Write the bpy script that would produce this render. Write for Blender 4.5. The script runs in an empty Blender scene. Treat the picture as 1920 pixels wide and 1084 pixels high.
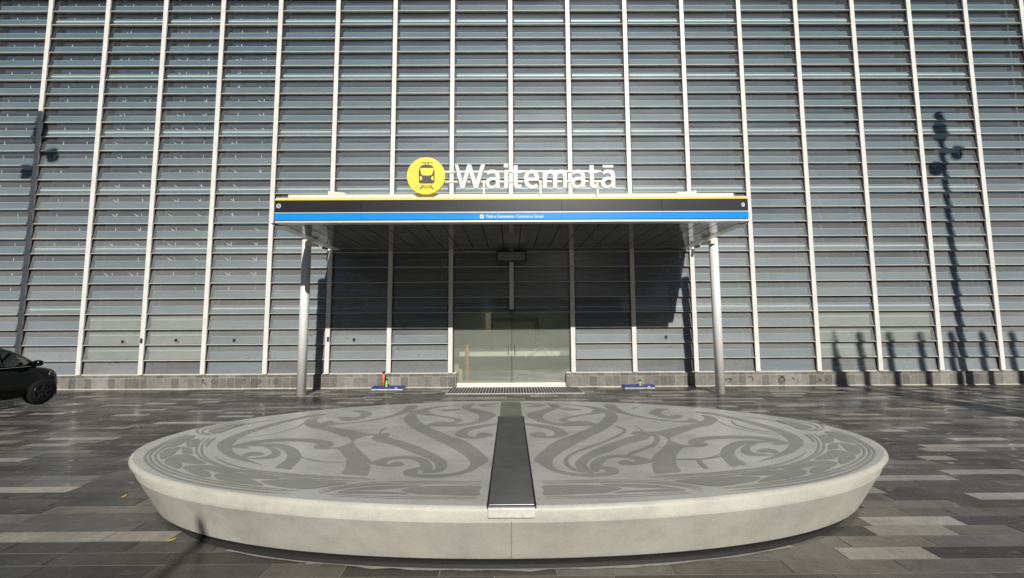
import bpy, bmesh, math, random
from mathutils import Vector, Matrix
from mathutils.geometry import tessellate_polygon
random.seed(7)
S = bpy.context.scene
COL = S.collection
R = math.radians

# ---------------------------------------------------------------- camera
HC = 1.9
FPX = 760.0
PIT, YAW, ROL = .08451, .00437, -.00516

def mat3(p, y, r):
    Ry = Matrix(((math.cos(y), 0, -math.sin(y)), (0, 1, 0), (math.sin(y), 0, math.cos(y))))
    Rx = Matrix(((1, 0, 0), (0, math.cos(p), -math.sin(p)), (0, math.sin(p), math.cos(p))))
    Rz = Matrix(((math.cos(r), math.sin(r), 0), (-math.sin(r), math.cos(r), 0), (0, 0, 1)))
    return Rz @ Rx @ Ry
M3 = mat3(PIT, YAW, ROL)

def ray(px, py):
    d = M3.transposed() @ Vector(((px - 960) / FPX, (542 - py) / FPX, 1))
    return Vector((d.x, d.z, d.y))
def at(px, py, Y):            # pixel of the photo -> point on the upright plane y = Y
    d = ray(px, py); t = Y / d.y
    return Vector((d.x * t, Y, HC + d.z * t))
def onz(px, py, z=0.0):       # pixel of the photo -> point on the level plane at height z
    d = ray(px, py); t = (z - HC) / d.z
    return Vector((d.x * t, d.y * t, z))

cd = bpy.data.cameras.new('camera')
cam = bpy.data.objects.new('camera', cd); COL.objects.link(cam)
rt = Vector((M3[0][0], M3[0][2], M3[0][1])); up = Vector((M3[1][0], M3[1][2], M3[1][1])); fw = Vector((M3[2][0], M3[2][2], M3[2][1]))
cam.matrix_world = Matrix(((rt.x, up.x, -fw.x, 0), (rt.y, up.y, -fw.y, 0), (rt.z, up.z, -fw.z, HC), (0, 0, 0, 1)))
cd.sensor_width = 36; cd.lens = 36 * FPX / 1920; cd.clip_start = .05; cd.clip_end = 800
S.camera = cam

# ---------------------------------------------------------------- materials
def new_mat(name):
    m = bpy.data.materials.new(name); m.use_nodes = True
    nt = m.node_tree
    return m, nt, nt.nodes['Principled BSDF']
def N(nt, t, **k):
    n = nt.nodes.new(t)
    for a, v in k.items():
        if a in n.inputs: n.inputs[a].default_value = v
        else: setattr(n, a, v)
    return n
def pos(nt, scale=(1, 1, 1)):
    g = nt.nodes.new('ShaderNodeNewGeometry'); mp = nt.nodes.new('ShaderNodeMapping')
    mp.inputs['Scale'].default_value = scale
    nt.links.new(g.outputs['Position'], mp.inputs['Vector'])
    return mp.outputs['Vector']
def noise(nt, scale, detail=4, rough=.6, vec=None, vs=(1, 1, 1)):
    n = nt.nodes.new('ShaderNodeTexNoise')
    n.inputs['Scale'].default_value = scale; n.inputs['Detail'].default_value = detail; n.inputs['Roughness'].default_value = rough
    nt.links.new(vec if vec is not None else pos(nt, vs), n.inputs['Vector'])
    return n.outputs['Fac']
def ramp(nt, fac, stops, interp='LINEAR'):
    r = nt.nodes.new('ShaderNodeValToRGB'); cr = r.color_ramp; cr.interpolation = interp
    while len(cr.elements) < len(stops): cr.elements.new(.5)
    for e, (p, c) in zip(cr.elements, stops):
        e.position = p; e.color = (c, c, c, 1) if isinstance(c, (int, float)) else (*c, 1)
    nt.links.new(fac, r.inputs['Fac'])
    return r.outputs['Color']
def mul(nt, a, b, fac=1.0, typ='MULTIPLY'):
    m = nt.nodes.new('ShaderNodeMix'); m.data_type = 'RGBA'; m.blend_type = typ
    m.inputs['Factor'].default_value = fac
    for i, v in ((6, a), (7, b)):
        if isinstance(v, tuple): m.inputs[i].default_value = (*v, 1)
        else: nt.links.new(v, m.inputs[i])
    return m.outputs[2]
def bump(nt, b, h, strength=.2, dist=.01):
    n = nt.nodes.new('ShaderNodeBump'); n.inputs['Strength'].default_value = strength; n.inputs['Distance'].default_value = dist
    nt.links.new(h, n.inputs['Height']); nt.links.new(n.outputs['Normal'], b.inputs['Normal'])

def simple(name, col, rough=.5, metal=0.0, var=.12, vscale=6, spec=.5, vs=(1, 1, 1), rvar=0.0):
    m, nt, b = new_mat(name)
    f = noise(nt, vscale, 5, .6, None, vs)
    c = ramp(nt, f, ((.3, 1 - var), (.7, 1 + var * .5)))
    nt.links.new(mul(nt, col, c), b.inputs['Base Color'])
    b.inputs['Roughness'].default_value = rough; b.inputs['Metallic'].default_value = metal
    b.inputs['Specular IOR Level'].default_value = spec
    if rvar:
        nt.links.new(ramp(nt, f, ((.3, max(0, rough - rvar)), (.7, rough + rvar))), b.inputs['Roughness'])
    return m

MT = {}
MT['mullion'] = simple('mullion_paint', (.70, .68, .64), .45, 0, .14, 3.0, .4, (3, 3, .7))
MT['fin'] = simple('fin_grey', (.10, .095, .09), .5, 0, .15, 3)
MT['rail'] = simple('rail_aluminium', (.60, .57, .50), .6, 0, .15, 2.5)
MT['white'] = simple('white_paint', (.78, .77, .73), .4, 0, .07, 5)
MT['cream'] = simple('cream_paint', (.70, .665, .56), .4, 0, .07, 5)
MT['alu'] = simple('brushed_aluminium', (.80, .79, .77), .38, .15, .06, 30, .5, (1, 1, .06))
MT['trim'] = simple('trim_aluminium', (.72, .71, .68), .35, .3, .06, 6)
MT['dark'] = simple('dark_metal', (.02, .02, .022), .45, 0, .2, 8)
MT['charcoal'] = simple('charcoal_panel', (.017, .018, .023), .36, 0, .3, .8, .5)
MT['blue'] = simple('blue_panel', (.004, .27, .78), .3, 0, .04, 1.5)
MT['yellow'] = simple('yellow_paint', (.90, .68, .075), .45, 0, .04, 2.5, .3)
MT['ink'] = simple('icon_grey', (.05, .048, .05), .5, 0, .1, 8)
MT['letter'] = simple('letter_face', (.58, .61, .61), .4, 0, .05, 5)
MT['letters_small'] = simple('white_vinyl', (.85, .88, .92), .4, 0, .03, 5)
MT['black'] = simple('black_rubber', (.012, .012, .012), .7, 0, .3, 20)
MT['bluep'] = simple('blue_plastic', (.03, .042, .19), .45, 0, .3, 14)
MT['orange'] = simple('orange_plastic', (.72, .20, .07), .45, 0, .15, 12)
MT['green'] = simple('green_plastic', (.22, .62, .22), .35, 0, .15, 12)
MT['red'] = simple('red_plastic', (.55, .05, .03), .4, 0, .1, 12)
MT['grubby'] = simple('grubby_white', (.62, .62, .58), .6, 0, .3, 25)
MT['stainm'] = simple('old_stain', (.115, .106, .095), .8, 0, .6, 22)
MT['plinth_plain'] = simple('grey_wall', (.13, .125, .12), .7, 0, .1, .3)
MT['blockwall'] = simple('pale_wall', (.22, .215, .2), .7, 0, .1, .3)
MT['leaf'] = simple('dry_leaf', (.42, .33, .03), .6, 0, .3, 30)
MT['timber'] = simple('brown_timber', (.16, .085, .045), .5, 0, .25, 8, .4, (1, 1, .2))
MT['wall_in'] = simple('lobby_wall', (.55, .57, .47), .7, 0, .15, 1.2)
MT['floor_in'] = simple('lobby_floor', (.5, .5, .43), .4, 0, .15, 2)
MT['screen'] = simple('screen_glass', (.22, .22, .215), .25, 0, .1, 3)
MT['carbon'] = simple('black_car_paint', (.0015, .002, .003), .14, 0, .1, 3, .3)
MT['tyre'] = simple('tyre_rubber', (.006, .006, .006), .8, 0, .2, 20)
MT['rim'] = simple('dark_rim', (.035, .035, .04), .3, .5, .1, 20)
MT['chrome'] = simple('chrome_strip', (.55, .55, .55), .2, 1, .05, 20)
MT['pole'] = simple('galvanised_pole', (.2, .2, .2), .5, .4, .1, 4)

# soffit: dark polished metal panels
m, nt, b = new_mat('soffit_metal')
f = noise(nt, 1.1, 3, .5)
nt.links.new(ramp(nt, f, ((.35, .24), (.65, .29))), b.inputs['Base Color'])
b.inputs['Metallic'].default_value = .45; b.inputs['Roughness'].default_value = .13
MT['soffit'] = m

# paving stones: tone per stone from the mesh, speckle, damp sheen
m, nt, b = new_mat('paving_stone')
at_ = nt.nodes.new('ShaderNodeAttribute'); at_.attribute_name = 'tone'
sp = noise(nt, 90, 3, .7)
c1 = ramp(nt, sp, ((.3, .72), (.7, 1.25)))
big = noise(nt, 1.3, 5, .65)
c2 = ramp(nt, big, ((.3, .72), (.55, 1.0), (.75, 1.18)))
mott = noise(nt, 9, 5, .7)
c3 = ramp(nt, mott, ((.3, .78), (.7, 1.15)))
base = mul(nt, mul(nt, mul(nt, at_.outputs['Color'], c1), c2), c3)
blot = ramp(nt, noise(nt, 3.1, 6, .62, None, (1, 2.2, 1)), ((.70, 1.0), (.735, .38)))
base = mul(nt, base, blot)
nt.links.new(base, b.inputs['Base Color'])
wet = noise(nt, .9, 4, .6)
pud = noise(nt, 4.5, 5, .7, None, (.7, 2.0, 1))
nt.links.new(mul(nt, ramp(nt, wet, ((.35, .19), (.65, .52))), ramp(nt, pud, ((.57, 1.0), (.61, .10)))), b.inputs['Roughness'])
b.inputs['Specular IOR Level'].default_value = .42
bump(nt, b, mott, .25, .004)
MT['paving'] = m
MT['grout'] = simple('grout', (.26, .25, .22), .8, 0, .3, 12)
MT['ground'] = simple('ground_asphalt', (.07, .07, .068), .8, 0, .2, 2)

# concrete of the bench
def concrete(name, col, rough, streak=.12):
    m, nt, b = new_mat(name)
    f1 = noise(nt, 2.2, 6, .65, None, (1, 1.6, 1.6)); f2 = noise(nt, 60, 3, .6); f3 = noise(nt, .7, 3, .5, None, (1, 3, 1))
    c = mul(nt, ramp(nt, f1, ((.3, 1 - streak), (.5, 1.0), (.7, 1 + streak * .5))), ramp(nt, f2, ((.3, .93), (.7, 1.05))))
    c = mul(nt, c, ramp(nt, f3, ((.35, .92), (.65, 1.06))))
    pit = ramp(nt, noise(nt, 34, 2, .5), ((.24, .72), (.285, 1.0)))
    c = mul(nt, c, pit)
    nt.links.new(mul(nt, col, c), b.inputs['Base Color'])
    nt.links.new(ramp(nt, f1, ((.3, rough - .08), (.7, rough + .1))), b.inputs['Roughness'])
    bump(nt, b, f2, .12, .003)
    return m
MT['slab'] = concrete('pale_concrete', (.455, .438, .375), .5, .18)
MT['slabtop'] = concrete('polished_concrete', (.40, .405, .37), .27, .12)
MT['pattern'] = concrete('sandblasted_pattern', (.235, .235, .215), .46, .08)
MT['insert'] = concrete('greenish_concrete', (.17, .18, .145), .4, .3)
m, nt, b = new_mat('dark_steel')
f = noise(nt, 2.6, 4, .6, None, (1, 1.6, 1)); g = noise(nt, 70, 3, .6, None, (3, .15, 1))
nt.links.new(ramp(nt, f, ((.3, .30), (.7, .42))), b.inputs['Base Color'])
b.inputs['Metallic'].default_value = .85
nt.links.new(mul(nt, (.34, .34, .34), ramp(nt, g, ((.3, .88), (.7, 1.12)))), b.inputs['Roughness'])
MT['steel'] = m
m, nt, b = new_mat('worn_steel')
f = noise(nt, 14, 4, .7, None, (2, 1, 1))
nt.links.new(ramp(nt, f, ((.3, (.56, .54, .49)), (.6, (.70, .68, .62)))), b.inputs['Base Color'])
b.inputs['Metallic'].default_value = .3; b.inputs['Roughness'].default_value = .35
MT['wornsteel'] = m

# plinth stone tiles
m, nt, b = new_mat('plinth_tiles')
g = nt.nodes.new('ShaderNodeNewGeometry'); sx = nt.nodes.new('ShaderNodeSeparateXYZ'); cx = nt.nodes.new('ShaderNodeCombineXYZ')
nt.links.new(g.outputs['Position'], sx.inputs[0]); nt.links.new(sx.outputs['X'], cx.inputs['X']); nt.links.new(sx.outputs['Z'], cx.inputs['Y'])
br = nt.nodes.new('ShaderNodeTexBrick'); nt.links.new(cx.outputs[0], br.inputs['Vector'])
br.offset = 0.0; br.squash = 1.0
for k, v in (('Scale', 1.0), ('Brick Width', .235), ('Row Height', .32), ('Mortar Size', .004), ('Mortar Smooth', .1), ('Bias', 0.0)): br.inputs[k].default_value = v
br.inputs['Color1'].default_value = (.12, .115, .105, 1); br.inputs['Color2'].default_value = (.24, .225, .20, 1); br.inputs['Mortar'].default_value = (.36, .34, .30, 1)
f1 = noise(nt, 1.1, 4, .6, None, (1, 1, .3)); f2 = noise(nt, 9, 5, .7)
c = mul(nt, br.outputs['Color'], ramp(nt, f1, ((.3, .75), (.7, 1.25))))
c = mul(nt, c, ramp(nt, f2, ((.3, .75), (.7, 1.15))))
nt.links.new(c, b.inputs['Base Color']); b.inputs['Roughness'].default_value = .65
MT['plinth'] = m

# glazing: partly mirror, partly clear, with patchy dust that can also carry painted brightness
def glass(name, tint, refl, dust, rough=.02, dcol=(.55, .56, .54), sheen=0.0, low=False):
    m = bpy.data.materials.new(name); m.use_nodes = True; nt = m.node_tree
    out = nt.nodes['Material Output']; nt.nodes.remove(nt.nodes['Principled BSDF'])
    tr = N(nt, 'ShaderNodeBsdfTransparent'); tr.inputs['Color'].default_value = (*tint, 1)
    gl = N(nt, 'ShaderNodeBsdfGlossy'); gl.inputs['Color'].default_value = (.95, .97, 1, 1); gl.inputs['Roughness'].default_value = rough
    fr = N(nt, 'ShaderNodeFresnel'); fr.inputs['IOR'].default_value = 1.5
    ad = N(nt, 'ShaderNodeMath', operation='ADD'); ad.inputs[1].default_value = refl; nt.links.new(fr.outputs[0], ad.inputs[0]); ad.use_clamp = True
    mx = N(nt, 'ShaderNodeMixShader'); nt.links.new(ad.outputs[0], mx.inputs[0]); nt.links.new(tr.outputs[0], mx.inputs[1]); nt.links.new(gl.outputs[0], mx.inputs[2])
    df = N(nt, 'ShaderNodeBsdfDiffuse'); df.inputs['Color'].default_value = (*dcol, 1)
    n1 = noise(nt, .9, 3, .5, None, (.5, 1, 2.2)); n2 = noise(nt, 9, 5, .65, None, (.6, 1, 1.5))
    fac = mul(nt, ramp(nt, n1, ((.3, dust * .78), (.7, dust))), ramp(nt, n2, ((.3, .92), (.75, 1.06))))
    if low:                                       # grime plus painted brightness: dust thins upward so high panes look darker
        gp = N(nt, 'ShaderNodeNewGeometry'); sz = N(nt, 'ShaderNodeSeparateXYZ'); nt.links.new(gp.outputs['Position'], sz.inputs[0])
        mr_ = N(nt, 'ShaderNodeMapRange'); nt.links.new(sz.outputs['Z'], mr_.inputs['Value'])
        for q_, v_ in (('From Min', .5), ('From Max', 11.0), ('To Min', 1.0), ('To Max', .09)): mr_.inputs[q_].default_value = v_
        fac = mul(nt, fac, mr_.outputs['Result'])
        sx_ = N(nt, 'ShaderNodeMath', operation='MULTIPLY_ADD'); sx_.inputs[1].default_value = 1 / 1.8567; sx_.inputs[2].default_value = -.0213; nt.links.new(sz.outputs['X'], sx_.inputs[0])
        sz2 = N(nt, 'ShaderNodeMath', operation='MULTIPLY_ADD'); sz2.inputs[1].default_value = 1 / .4666; sz2.inputs[2].default_value = -.7973; nt.links.new(sz.outputs['Z'], sz2.inputs[0])
        fx_ = N(nt, 'ShaderNodeMath', operation='FLOOR'); nt.links.new(sx_.outputs[0], fx_.inputs[0]); fz_ = N(nt, 'ShaderNodeMath', operation='FLOOR'); nt.links.new(sz2.outputs[0], fz_.inputs[0])
        cb = N(nt, 'ShaderNodeCombineXYZ'); nt.links.new(fx_.outputs[0], cb.inputs[0]); nt.links.new(fz_.outputs[0], cb.inputs[1])
        wn = N(nt, 'ShaderNodeTexWhiteNoise'); nt.links.new(cb.outputs[0], wn.inputs['Vector'])
        fac = mul(nt, fac, ramp(nt, wn.outputs['Value'], ((0, .80), (1, 1.18))))
        sm = noise(nt, 3.2, 6, .7, None, (1, 1, 1.3))                 # smears and splashes, only where hands reach
        hz = N(nt, 'ShaderNodeMapRange'); nt.links.new(sz.outputs['Z'], hz.inputs['Value'])
        for q_, v_ in (('From Min', 1.6), ('From Max', 2.1), ('To Min', 1.0), ('To Max', 0.0)): hz.inputs[q_].default_value = v_
        cut = mul(nt, ramp(nt, sm, ((.63, 0.0), (.66, .55))), hz.outputs['Result'])
        inv = N(nt, 'ShaderNodeMath', operation='SUBTRACT'); inv.inputs[0].default_value = 1.0; nt.links.new(cut, inv.inputs[1])
        fac = mul(nt, fac, inv.outputs[0])
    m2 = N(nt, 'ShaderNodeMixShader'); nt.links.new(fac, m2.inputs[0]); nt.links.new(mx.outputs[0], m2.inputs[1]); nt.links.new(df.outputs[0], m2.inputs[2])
    last = m2
    if sheen:                                     # fine film of grime: broad soft gloss
        g2 = N(nt, 'ShaderNodeBsdfGlossy'); g2.inputs['Roughness'].default_value = .50; g2.inputs['Color'].default_value = (.92, .97, 1, 1)
        m3 = N(nt, 'ShaderNodeMixShader'); m3.inputs[0].default_value = sheen
        nt.links.new(ramp(nt, n1, ((.3, sheen * .7), (.7, sheen * 1.25))), m3.inputs[0])
        nt.links.new(m2.outputs[0], m3.inputs[1]); nt.links.new(g2.outputs[0], m3.inputs[2]); last = m3
    nt.links.new(last.outputs[0], out.inputs['Surface'])
    return m
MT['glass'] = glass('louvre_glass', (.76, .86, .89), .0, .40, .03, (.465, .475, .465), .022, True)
MT['doorglass'] = glass('door_glass', (.90, .93, .87), .05, .19, .01, (.56, .58, .50))
MT['carglass'] = glass('car_glass', (.10, .12, .12), .06, .0)
# inner skin behind the louvres
m, nt, b = new_mat('inner_screen')
f1 = noise(nt, .35, 4, .6, None, (1, 1, 1.5)); f2 = noise(nt, 3, 4, .6, None, (.25, 1, 5))
c = mul(nt, ramp(nt, f1, ((.3, .72), (.7, 1.2))), ramp(nt, f2, ((.3, .85), (.7, 1.12))))
nt.links.new(mul(nt, (.04, .062, .092), c), b.inputs['Base Color']); b.inputs['Roughness'].default_value = .85; b.inputs['Specular IOR Level'].default_value = .15
MT['inner'] = m
MT['blade'] = simple('pale_blade', (.14, .185, .21), .7, 0, .14, 1.3, .2, (.6, 1, 3))
MT['beige'] = simple('beige_blind', (.30, .29, .22), .6, 0, .15, 2)

# ---------------------------------------------------------------- mesh helpers
class MB:
    def __init__(self): self.bm = bmesh.new()
    def box(self, x0, x1, y0, y1, z0, z1, mi=0):
        v = [self.bm.verts.new(p) for p in ((x0, y0, z0), (x1, y0, z0), (x1, y1, z0), (x0, y1, z0), (x0, y0, z1), (x1, y0, z1), (x1, y1, z1), (x0, y1, z1))]
        for q in ((3, 2, 1, 0), (4, 5, 6, 7), (0, 1, 5, 4), (1, 2, 6, 5), (2, 3, 7, 6), (3, 0, 4, 7)):
            f = self.bm.faces.new([v[i] for i in q]); f.material_index = mi
        return self
    def poly(self, pts, mi=0):
        f = self.bm.faces.new([self.bm.verts.new(p) for p in pts]); f.material_index = mi; return self
    def prism(self, pts, off, mi=0):              # closed outline swept along off, concave allowed
        a = [self.bm.verts.new(p) for p in pts]; c = [self.bm.verts.new(Vector(p) + Vector(off)) for p in pts]
        n = len(pts)
        tri = tessellate_polygon([[Vector(p) for p in pts]])
        for t in tri:
            try:
                f = self.bm.faces.new([a[i] for i in t]); f.material_index = mi
                f = self.bm.faces.new([c[i] for i in reversed(t)]); f.material_index = mi
            except ValueError: pass
        for i in range(n):
            f = self.bm.faces.new((a[i], c[i], c[(i + 1) % n], a[(i + 1) % n])); f.material_index = mi
        return self
    def sheet(self, pts, mi=0):
        a = [self.bm.verts.new(p) for p in pts]
        for t in tessellate_polygon([[Vector(p) for p in pts]]):
            try: self.bm.faces.new([a[i] for i in t]).material_index = mi
            except ValueError: pass
        return self
    def tube(self, p0, p1, r0, r1=None, seg=20, mi=0, cap=True):
        r1 = r0 if r1 is None else r1
        p0 = Vector(p0); p1 = Vector(p1); ax = (p1 - p0).normalized()
        u = ax.orthogonal().normalized(); w = ax.cross(u)
        A = []; B = []
        for i in range(seg):
            t = 2 * math.pi * i / seg; d = u * math.cos(t) + w * math.sin(t)
            A.append(self.bm.verts.new(p0 + d * r0)); B.append(self.bm.verts.new(p1 + d * r1))
        for i in range(seg):
            f = self.bm.faces.new((A[i], A[(i + 1) % seg], B[(i + 1) % seg], B[i])); f.smooth = True; f.material_index = mi
        if cap:
            self.bm.faces.new(list(reversed(A))).material_index = mi; self.bm.faces.new(B).material_index = mi
        return self
    def lathe(self, prof, c=(0, 0, 0), seg=24, mi=0):      # (r, z) profile about the upright axis
        rings = []
        for r, z in prof:
            rings.append([self.bm.verts.new((c[0] + r * math.cos(2 * math.pi * i / seg), c[1] + r * math.sin(2 * math.pi * i / seg), c[2] + z)) for i in range(seg)])
        for a, b_ in zip(rings, rings[1:]):
            for i in range(seg):
                f = self.bm.faces.new((a[i], a[(i + 1) % seg], b_[(i + 1) % seg], b_[i])); f.smooth = True; f.material_index = mi
        self.bm.faces.new(list(reversed(rings[0]))).material_index = mi; self.bm.faces.new(rings[-1]).material_index = mi
        return self
    def build(self, name, mats, parent=None, loc=None, norm=True, bevel=0):
        if norm: bmesh.ops.recalc_face_normals(self.bm, faces=self.bm.faces)
        me = bpy.data.meshes.new(name); self.bm.to_mesh(me); self.bm.free()
        for k in (mats if isinstance(mats, (list, tuple)) else [mats]): me.materials.append(MT[k])
        o = bpy.data.objects.new(name, me); COL.objects.link(o)
        if parent is not None: o.parent = parent
        if loc is not None: o.location = loc
        if bevel:
            md = o.modifiers.new('bevel', 'BEVEL'); md.width = bevel; md.segments = 2; md.limit_method = 'ANGLE'
        return o
def empty(name, loc, label, cat, group=None):
    o = bpy.data.objects.new(name, None); COL.objects.link(o); o.location = loc; o.empty_display_size = .2
    o['label'] = label; o['category'] = cat
    if group: o['group'] = group
    return o
def tag(o, label, cat, group=None):
    o['label'] = label; o['category'] = cat
    if group: o['group'] = group
    return o
def smooth(pts, closed=True, n=5):                # Catmull-Rom through 2-D points
    P = [Vector(p) for p in pts]; L = len(P); out = []
    rng = range(L) if closed else range(L - 1)
    for i in rng:
        if closed: a, b_, c, d = P[i - 1], P[i], P[(i + 1) % L], P[(i + 2) % L]
        else: a, b_, c, d = P[max(i - 1, 0)], P[i], P[i + 1], P[min(i + 2, L - 1)]
        for k in range(n):
            t = k / n
            out.append(.5 * ((2 * b_) + (c - a) * t + (2 * a - 5 * b_ + 4 * c - d) * t * t + (3 * b_ - a - 3 * c + d) * t ** 3))
    if not closed: out.append(P[-1])
    return out

# ---------------------------------------------------------------- ground and paving
o = MB().poly([(-150, -150, -.03), (150, -150, -.03), (150, 150, -.03), (-150, 150, -.03)]).build('ground', 'ground'); o['kind'] = 'structure'
o = MB().poly([(-24, -8, -.005), (24, -8, -.005), (24, 12.5, -.005), (-24, 12.5, -.005)]).build('paving_bed', 'grout'); o['kind'] = 'structure'
bm = bmesh.new(); lay = bm.loops.layers.float_color.new('tone')
y = -3.0; PW = .178
while y < 12.29:
    x = -21 - random.random()
    y1 = min(y + PW, 12.30)
    while x < 21:
        L = random.choice((.45, .6, .75, .75, .9, .9, 1.05, 1.2))
        r = random.random()
        if r < .52: t = random.uniform(.040, .078)
        elif r < .84: t = random.uniform(.09, .15)
        else: t = random.uniform(.20, .31)
        w = random.uniform(-.02, .035)
        col = (t * (1.07 + w), t, t * (.90 - w * 1.6), 1)
        g = .0038
        zs = [random.uniform(-.0011, .0011) for _ in range(4)]
        vs = [bm.verts.new(p) for p in ((x + g, y + g, zs[0]), (x + L - g, y + g, zs[1]), (x + L - g, y1 - g, zs[2]), (x + g, y1 - g, zs[3]))]
        f = bm.faces.new(vs)
        for lp in f.loops: lp[lay] = col
        x += L
    y += PW
me = bpy.data.meshes.new('paving'); bm.to_mesh(me); bm.free(); me.materials.append(MT['paving'])
o = bpy.data.objects.new('paving', me); COL.objects.link(o); o['kind'] = 'structure'

# ---------------------------------------------------------------- station building
YF = 12.34; BW = 1.8567; X0 = .0395; Z0 = .372; DZ = .4666; NR = 31
def mx(k): return X0 + k * BW
def zr(n): return Z0 + n * DZ
TOP = zr(NR) + .05
bld = empty('station_building', (0, YF, 0), 'tall station facade of pale mullions and tilted glass louvres above a stone plinth', 'building')
def bpart(mb, name, mats, par=None, bevel=0):
    o = mb.build(name, mats, par or bld, norm=(name != 'glass_louvre'), bevel=bevel)
    if par is None: o.location = (0, -YF, 0)
    return o
KS = range(-9, 10)
for k in KS:
    if k == 0: continue
    mb = MB().box(mx(k) - .067, mx(k) + .067, YF, YF + .05, .415, TOP)
    mb.box(mx(k) - .045, mx(k) + .045, YF + .05, YF + .36, .415, TOP, 1)  # mullion sides coloured dark to paint in the shade on them
    bpart(mb, 'mullion', ['mullion', 'fin'], bevel=.006)
mb = MB().box(mx(0) - .067, mx(0) + .067, YF, YF + .05, 2.33, TOP); mb.box(mx(0) - .045, mx(0) + .045, YF + .05, YF + .36, 2.33, TOP, 1)
cm = bpart(mb, 'mullion', ['mullion', 'fin'], bevel=.006)
bpart(MB().box(mx(0) - .078, mx(0) + .078, YF - .006, YF + .06, 2.285, 2.329), 'mullion_cap', 'dark')
# plinth either side of the door
DL, DR_ = mx(-1) + .12, mx(1) - .12
PL = -1.62; PR = 1.665
for x0, x1 in ((-17.2, PL), (PR, 17.2)):
    mb = MB().box(x0, x1, YF - .045, YF + .6, -.02, .372); mb.box(x0, x1, YF - .055, YF + .3, .373, .40, 1)
    bpart(mb, 'plinth', ['plinth', 'plinth'], bevel=.004)
mb = MB()
for x0, x1 in ((-17.2, PL - .03), (PR + .03, 17.2)):
    mb.box(x0, x1, YF + .06, YF + .14, .401, .428)
bpart(mb, 'sill', 'rail')
mb = MB()
for x0, x1 in ((-17.2, PL - .1), (PR + .1, 17.2)): mb.box(x0, x1, YF - .07, YF - .046, -.01, .016)
bpart(mb, 'base_trim', 'cream')
# inner skin
YB = YF + .46
mb = MB()
for x0, x1, z0, z1 in ((-17.2, mx(-1), .38, TOP), (mx(1), 17.2, .38, TOP), (mx(-1), mx(1), zr(4) + .1, TOP)):
    mb.box(x0, x1, YB, YB + .08, z0, z1)
bpart(mb, 'inner_screen', 'inner')
for n in (4, 8, 12, 16, 20, 24):
    for k in range(-8, 8):
        if n == 4 and k in (-7, -6): continue
        mb = MB().box(mx(k) + .125, mx(k + 1) - .125, YF + .088, YF + .10, zr(n) + .13, zr(n) + .178)
        bpart(mb, 'bright_transom', 'white')
# blinds behind the replaced panes, low left and low right
BEIGE = set()
for k, rows in ((-7, (1, 2, 3)), (-6, (1, 2, 3)), (5, (1, 2, 3)), (6, (2, 3))):
    for n in rows:
        BEIGE.add((k, n))
        bl = bpart(MB().box(mx(k) + .11, mx(k + 1) - .11, YF + .15, YF + .17, zr(n) + .02, zr(n + 1) - .02), 'blind', 'beige')
        MB().box(mx(k) + .12, mx(k + 1) - .12, YF + .142, YF + .149, zr(n) + .275, zr(n) + .305).build('blind_rail', 'cream', bl)
# hangers and bracing seen through the panes on the left
mb = MB()
for k in (-9, -8, -7, -6, -5):
    for fx in (.33, .72):
        x = mx(k) + BW * fx + random.uniform(-.08, .08)
        for n in range(5, NR):
            if random.random() < .8:
                w_ = random.uniform(.006, .014); mb.box(x - w_, x + w_, YF + .17, YF + .185, zr(n) + .27, zr(n) + random.uniform(.36, .44))
for k in (-7, -6, -5):
    for n in range(6, NR - 1):
        for s in range(2):
            if random.random() < .75:
                x = mx(k) + .3 + s * .8 + random.uniform(-.1, .1)
                mb.prism([(x, YF + .2, zr(n) + .41), (x + .025, YF + .2, zr(n) + .42), (x + .26, YF + .2, zr(n) + .27), (x + .235, YF + .2, zr(n) + .26)], (0, .02, 0))
h_ = bpart(mb, 'inner_hanger', 'white'); h_['kind'] = 'stuff'
# louvres: glass blade + its bottom rail
HWp = BW / 2 - .085
def blade(mb, cx_, n, dy=0.0):
    zb = .43 if n == 0 else zr(n) + .014
    zt = zr(n + 1) - .014
    y0, y1 = YF + .035 + dy, YF + .108 + dy
    if n == 0: y0 = YF + .075
    t = .008
    for sgn in (0,):
        ja, jb = random.uniform(-.006, .006), random.uniform(-.006, .006)
        p = [(cx_ - HWp, y0, zb), (cx_ + HWp, y0, zb), (cx_ + HWp, y1 + ja, zt), (cx_ - HWp, y1 + jb, zt)]
        mb.poly(p)
def paleblade(mb, cx_, n, k_dark=False):
    z0 = zr(n) + (.016 if n else .06); z1 = zr(n) + (.235 if n else .40)
    if n == 0 and k_dark: return
    y0 = YF + .085; y1 = y0 + .036
    mb.poly([(cx_ - HWp + .05, y0, z0), (cx_ + HWp - .05, y0, z0), (cx_ + HWp - .05, y1, z1), (cx_ - HWp + .05, y1, z1)])
    mb.poly([(cx_ - HWp + .05, y1 + .012, z1), (cx_ + HWp - .05, y1 + .012, z1), (cx_ + HWp - .05, y0 + .012, z0), (cx_ - HWp + .05, y0 + .012, z0)])
    mb.box(cx_ - HWp + .05, cx_ + HWp - .05, y1 - .004, y1 + .018, z1 + .001, z1 + .014, 1)
def railbox(mb, cx_, n):
    z = zr(n)
    mb.box(cx_ - HWp - .01, cx_ + HWp + .01, YF + .022, YF + .106, z - .009, z + .008)
    for s in (-1, 1):
        x = cx_ + s * (HWp + .004)
        mb.prism([(x - .005, YF + .012, z + .012), (x - .005, YF + .03, z + .012), (x - .005, YF + .12, z + DZ - .02), (x - .005, YF + .10, z + DZ - .02)], (.01, 0, 0), 1)
cells = []
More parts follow.
